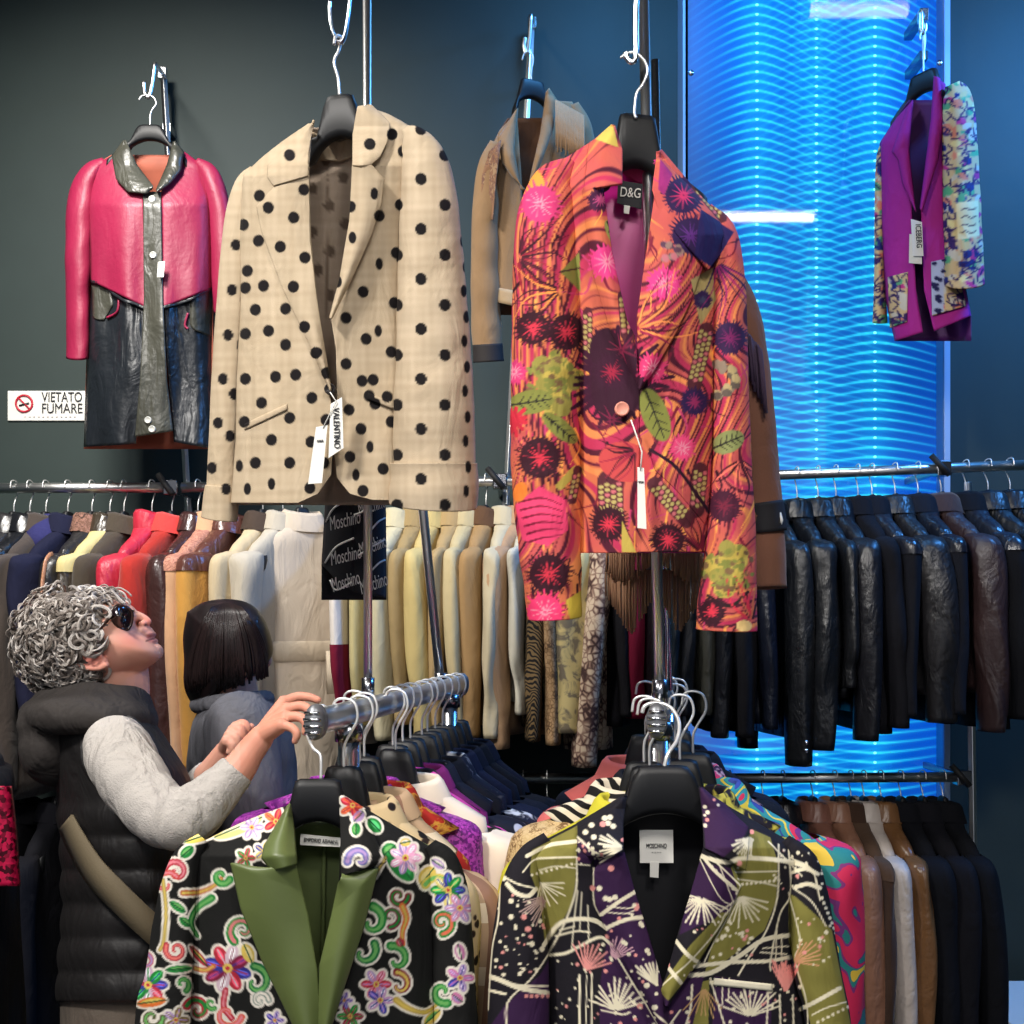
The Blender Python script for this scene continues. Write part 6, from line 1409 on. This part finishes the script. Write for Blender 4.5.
    V_ = MB().grid(np.concatenate([A, ec+(e-ec)*.95, ec+(e-ec)*.86+np.array([0, 0, .03])]), False, True).build('vest', vm, t)
    H = MB()                                                   # hood: thick rolled collar and the bag down the back
    for k, (w0, r0) in enumerate(((0, .020), (9, .023), (20, .026))):
        pts = [];
        for a in np.linspace(0, 2*PI, 26):
            pts.append(P(100+(38+k*8)*math.cos(a)-k*6, 694+w0+(7-2*k)*math.cos(a)+k*2, Y0-(.078+k*.022)*math.sin(a)))
        H.tube(pts, r0*(1+.10*wob(np.arange(26)*.9, 0*np.arange(26), 20+k)), 14, cap=False)
    H.ball(P(62, 744, Y0), (.056, .10, .068), n=28, m=18)
    H.ball(P(52, 722, Y0), (.044, .088, .036), n=24, m=14)
    hv = plain('hood_cloth', (52, 48, 46), .8, bs=120, bstr=.3, bd=.003, spec=.2, wr=.03)
    ho = H.build('hood', vm, V_); remesh(ho, .006, 9); ho.data.materials.clear(); ho.data.materials.append(hv)
    arm = catmull([(112, 732, 1.66, .028), (116, 746, 1.63, .049), (130, 775, 1.575, .0485), (151, 804, 1.535, .044), (167, 818, 1.52, .042), (183, 820, 1.515, .041), (206, 802, 1.525, .0365), (228, 780, 1.54, .0295), (238, 769, 1.545, .027)], 9)
    arm[:, 3] *= 1+.03*wob(np.arange(len(arm))*.9, 0*arm[:, 0], 9)
    Wd = P(arm[:, 0], arm[:, 1], arm[:, 2])
    sl = MB().tube(Wd, arm[:, 3], 22).build('sweater_sleeve', sw, t); remesh(sl, .004, 4); sl.data.materials.clear(); sl.data.materials.append(sw)
    a2 = catmull([(130, 740, 1.9, .05), (160, 785, 1.9, .046), (190, 800, 1.86, .04), (210, 778, 1.805, .031)], 8); MB().tube(P(a2[:, 0], a2[:, 1], a2[:, 2]), a2[:, 3], 18).build('sweater_sleeve', sw, t)
    MB().tube([P(103, 722+6*math.sin(a), 1.625+.03*math.cos(a)) if False else P(116+33*math.cos(a), 752+36*math.sin(a), 1.645-.012*math.sin(a)) for a in np.linspace(0, 2*PI, 30)], .006, 8, cap=False).build('armhole_binding', vm, V_)
    # olive strap across the back
    st = plain('olive_strap', (104, 92, 70), .8, bs=300, bstr=.2)
    q = catmull([(66, 822), (76, 842), (95, 872), (124, 902), (160, 936), (182, 956)], 8); R = []
    for i, (x, y) in enumerate(q):
        f = i/(len(q)-1); l = np.interp(y, [770, 810, 860, 910, 950, 1004], [52, 57, 62, 64, 60, 57]); r = np.interp(y, [770, 810, 860, 910, 950, 1004], [186, 202, 202, 192, 188, 186])
        def yy(px, py): s_ = np.clip((2*px-l-r)/(r-l), -.995, .995); return Y0-.155*math.sqrt(1-abs(s_)**2.3)-.014
        wd = 10+4*min(1, f*2)
        R.append([P(x-wd*.62, y+wd*.75, yy(x-wd*.62, y+wd*.75)), P(x, y, yy(x, y)-.002), P(x+wd*.62, y-wd*.75, yy(x+wd*.62, y-wd*.75))])
    MB().grid(np.array(R)).build('bag_strap', st, t, solid=.004)
    tr = plain('taupe_trousers', (92, 82, 72), .9, bs=300, bstr=.3, wr=.02)
    A = loft([(985, 60, 184, 1.0), (1030, 60, 184, 1.06), (1078, 66, 178, 1.04)], Y0, .13); T = MB(); capped(T, A)
    for s in (-1, 1):
        h = P(122, 1055, Y0+s*.075); q = catmull([(h[0], h[1], h[2], .1), (h[0]+.01, h[1], .62, .088), (h[0]+.012, h[1], .4, .072), (h[0], h[1], .1, .066)], 6); T.tube(q[:, :3], q[:, 3], 18)
    T.build('trousers', tr, t)
woman()

def second():
    Y0 = 2.12
    t = thing('person', 'person with dark bobbed hair in a grey jacket seen from behind', 'person', (P(240, 900, Y0)[0], Y0, 0))
    mb = MB(); V, Fc = pillow([(196, 622), (225, 608), (252, 618), (264, 645), (258, 668), (240, 684), (212, 690), (194, 668), (190, 644)], (228, 648), .078, Y0, n=60, m=16); mb.add(V, Fc)
    chain(mb, [(228, 670, Y0, .056), (230, 700, Y0, .055), (234, 730, Y0, .07)], seg=18)
    for s in (-1, 1): mb.ball(P(242, 662, Y0+s*.08), (.016, .008, .03))
    mb.ball(P(266, 660, Y0), (.012, .014, .016)); 
    capped(mb, loft([(705, 208, 262, .6), (735, 194, 286, .95), (800, 194, 290, 1), (900, 200, 284, .95), (1000, 194, 290, 1)], Y0, .105))
    for s in (-1, 1):
        h = P(242, 985, Y0+s*.08); q = catmull([(h[0], h[1], h[2], .09), (h[0], h[1], .6, .072), (h[0], h[1], .3, .052), (h[0], h[1], .1, .036)], 6); mb.tube(q[:, :3], q[:, 3], 14); mb.ball((h[0]+.05, h[1], .045), (.12, .045, .042))
        chain(mb, [(244, 735, Y0+s*.17, .048), (250, 800, Y0+s*.2, .04), (262, 850, Y0+s*.17, .032), (288, 870, Y0+s*.12, .022), (300, 868, Y0+s*.1, .018)])
        for k in range(4): chain(mb, [(303, 864+k*5, Y0+s*.1, .009), (312, 865+k*5, Y0+s*.1, .008), (318, 869+k*5, Y0+s*.095, .0065)], seg=8)
        chain(mb, [(300, 864, Y0+s*.09, .01), (308, 858, Y0+s*.08, .008)], seg=8)
    o = mb.build('body', skm, t); remesh(o, .005, 2); paint_mesh(o, lambda v: np.tile(np.array(SKIN, float), (len(v), 1)))
    # hair: smooth bob with fine strands
    hair = painted('dark_hair', .38, 0, .5)
    cont = [(187, 612), (204, 602), (226, 599), (246, 602), (260, 612), (269, 630), (273, 648), (270, 660), (258, 674), (240, 684), (222, 698), (204, 712), (192, 704), (184, 686), (184, 660), (183, 636)]
    V, Fc = pillow(cont, (226, 648), .098, Y0, n=150, m=26, pw=2.2)
    x, y = PX(V); s = wob(x*.55, y*.05, 5)*.5+wob(x*1.3, y*.08, 6)*.4
    c = np.array([24, 17, 18])+np.clip(s, -1, 1.5)[:, None]*np.array([7, 4, 4])
    mb = MB().add(V, Fc, c); r = random.Random(4)
    for i in range(240):
        a = r.uniform(186, 268); s = -1 if r.random() < .75 else 1
        top = np.array([226+(a-226)*.35, 603+abs(a-226)*.1]); pts = []
        yb = 690-abs(a-205)*.32+r.uniform(-6, 8)
        for f in np.linspace(0, 1, 8):
            X_ = top[0]+(a-top[0])*math.sin(f*PI/2)**.8; Yy = top[1]+(yb-top[1])*f
            rr = max(abs(X_-227)/47, abs(Yy-648)/56); pts.append(P(X_, Yy, Y0+s*(.098*math.sqrt(max(.02, 1-min(.98, rr)**2.2))+.002)))
        V, Fc = tube(np.array(pts), .0022, 5); g = r.uniform(-6, 14); mb.add(V, Fc, (28+g, 20+g*.7, 20+g*.7))
    mb.build('hair', hair, t)
    jm = plain('grey_jacket', (88, 88, 94), .8, bs=300, bstr=.25, spec=.2, wr=.03, var=.05)
    A = loft([(694, 212, 262, .55), (704, 202, 274, .8), (722, 194, 288, 1.0), (760, 188, 296, 1.1), (820, 186, 298, 1.1), (900, 188, 296, 1.1), (960, 184, 300, 1.12)], Y0, .115, fold=.02, seed=8, step=4)
    MB().grid(A, False, True).build('jacket_body', jm, t, solid=.004)
    for s in (-1, 1):
        q = catmull([(238, 715, Y0+s*.125, .05), (242, 735, Y0+s*.17, .068), (250, 800, Y0+s*.205, .058), (263, 850, Y0+s*.172, .048), (288, 870, Y0+s*.12, .036)], 8); q[:, 3] *= 1+.03*wob(np.arange(len(q))*.8, 0*q[:, 0], 5)
        MB().tube(P(q[:, 0], q[:, 1], q[:, 2]), q[:, 3], 20).build('jacket_sleeve', jm, t)
    q = [P(232+34*math.cos(a), 702-3*math.cos(a), Y0-.075*math.sin(a)) for a in np.linspace(0, 2*PI, 24)]; MB().tube(q, .017, 12, cap=False).build('jacket_collar', jm, t)
    T = MB()
    for s in (-1, 1):
        h = P(242, 960, Y0+s*.08); q = catmull([(h[0], h[1], h[2], .115), (h[0], h[1], .6, .09), (h[0], h[1], .1, .07)], 6); T.tube(q[:, :3], q[:, 3], 16)
    T.build('trousers', plain('dark_jeans', (28, 32, 44), .9, bs=300), t)
second()

# ---- sequinned garment on a short rail at the left picture edge
pa, pb = np.array([-2.35, 1.95, RZ]), np.array([-.93, 1.95, RZ])
t = thing('hanging_rail', 'short chrome rail end on the left side wall', 'rail', (pa+pb)/2, 'wall rails'); MB().tube([pa, pb], .0125, 12).build('tube', CHR, t)
sq = patmat('red_sequins', 'glitter', (60, 4, 20), (190, 24, 70), scale=170, rough=.3)
on = hung('dress', 'black dress with red sequinned panel at the left picture edge', 'dress', (-.95, 1.95, RZ), (-.35, 1), C_((16, 16, 18)), L=.9, hw=.19, th=.05, sw=.04, hsuit=True, zn=-.1, seed=17)
A = loft([(786, -22, 12, 1), (830, -20, 17, 1), (888, -18, 21, 1)], 1.76, .03); 
mb = MB(); capped(mb, A); mb.build('sequin_panel', sq, on)
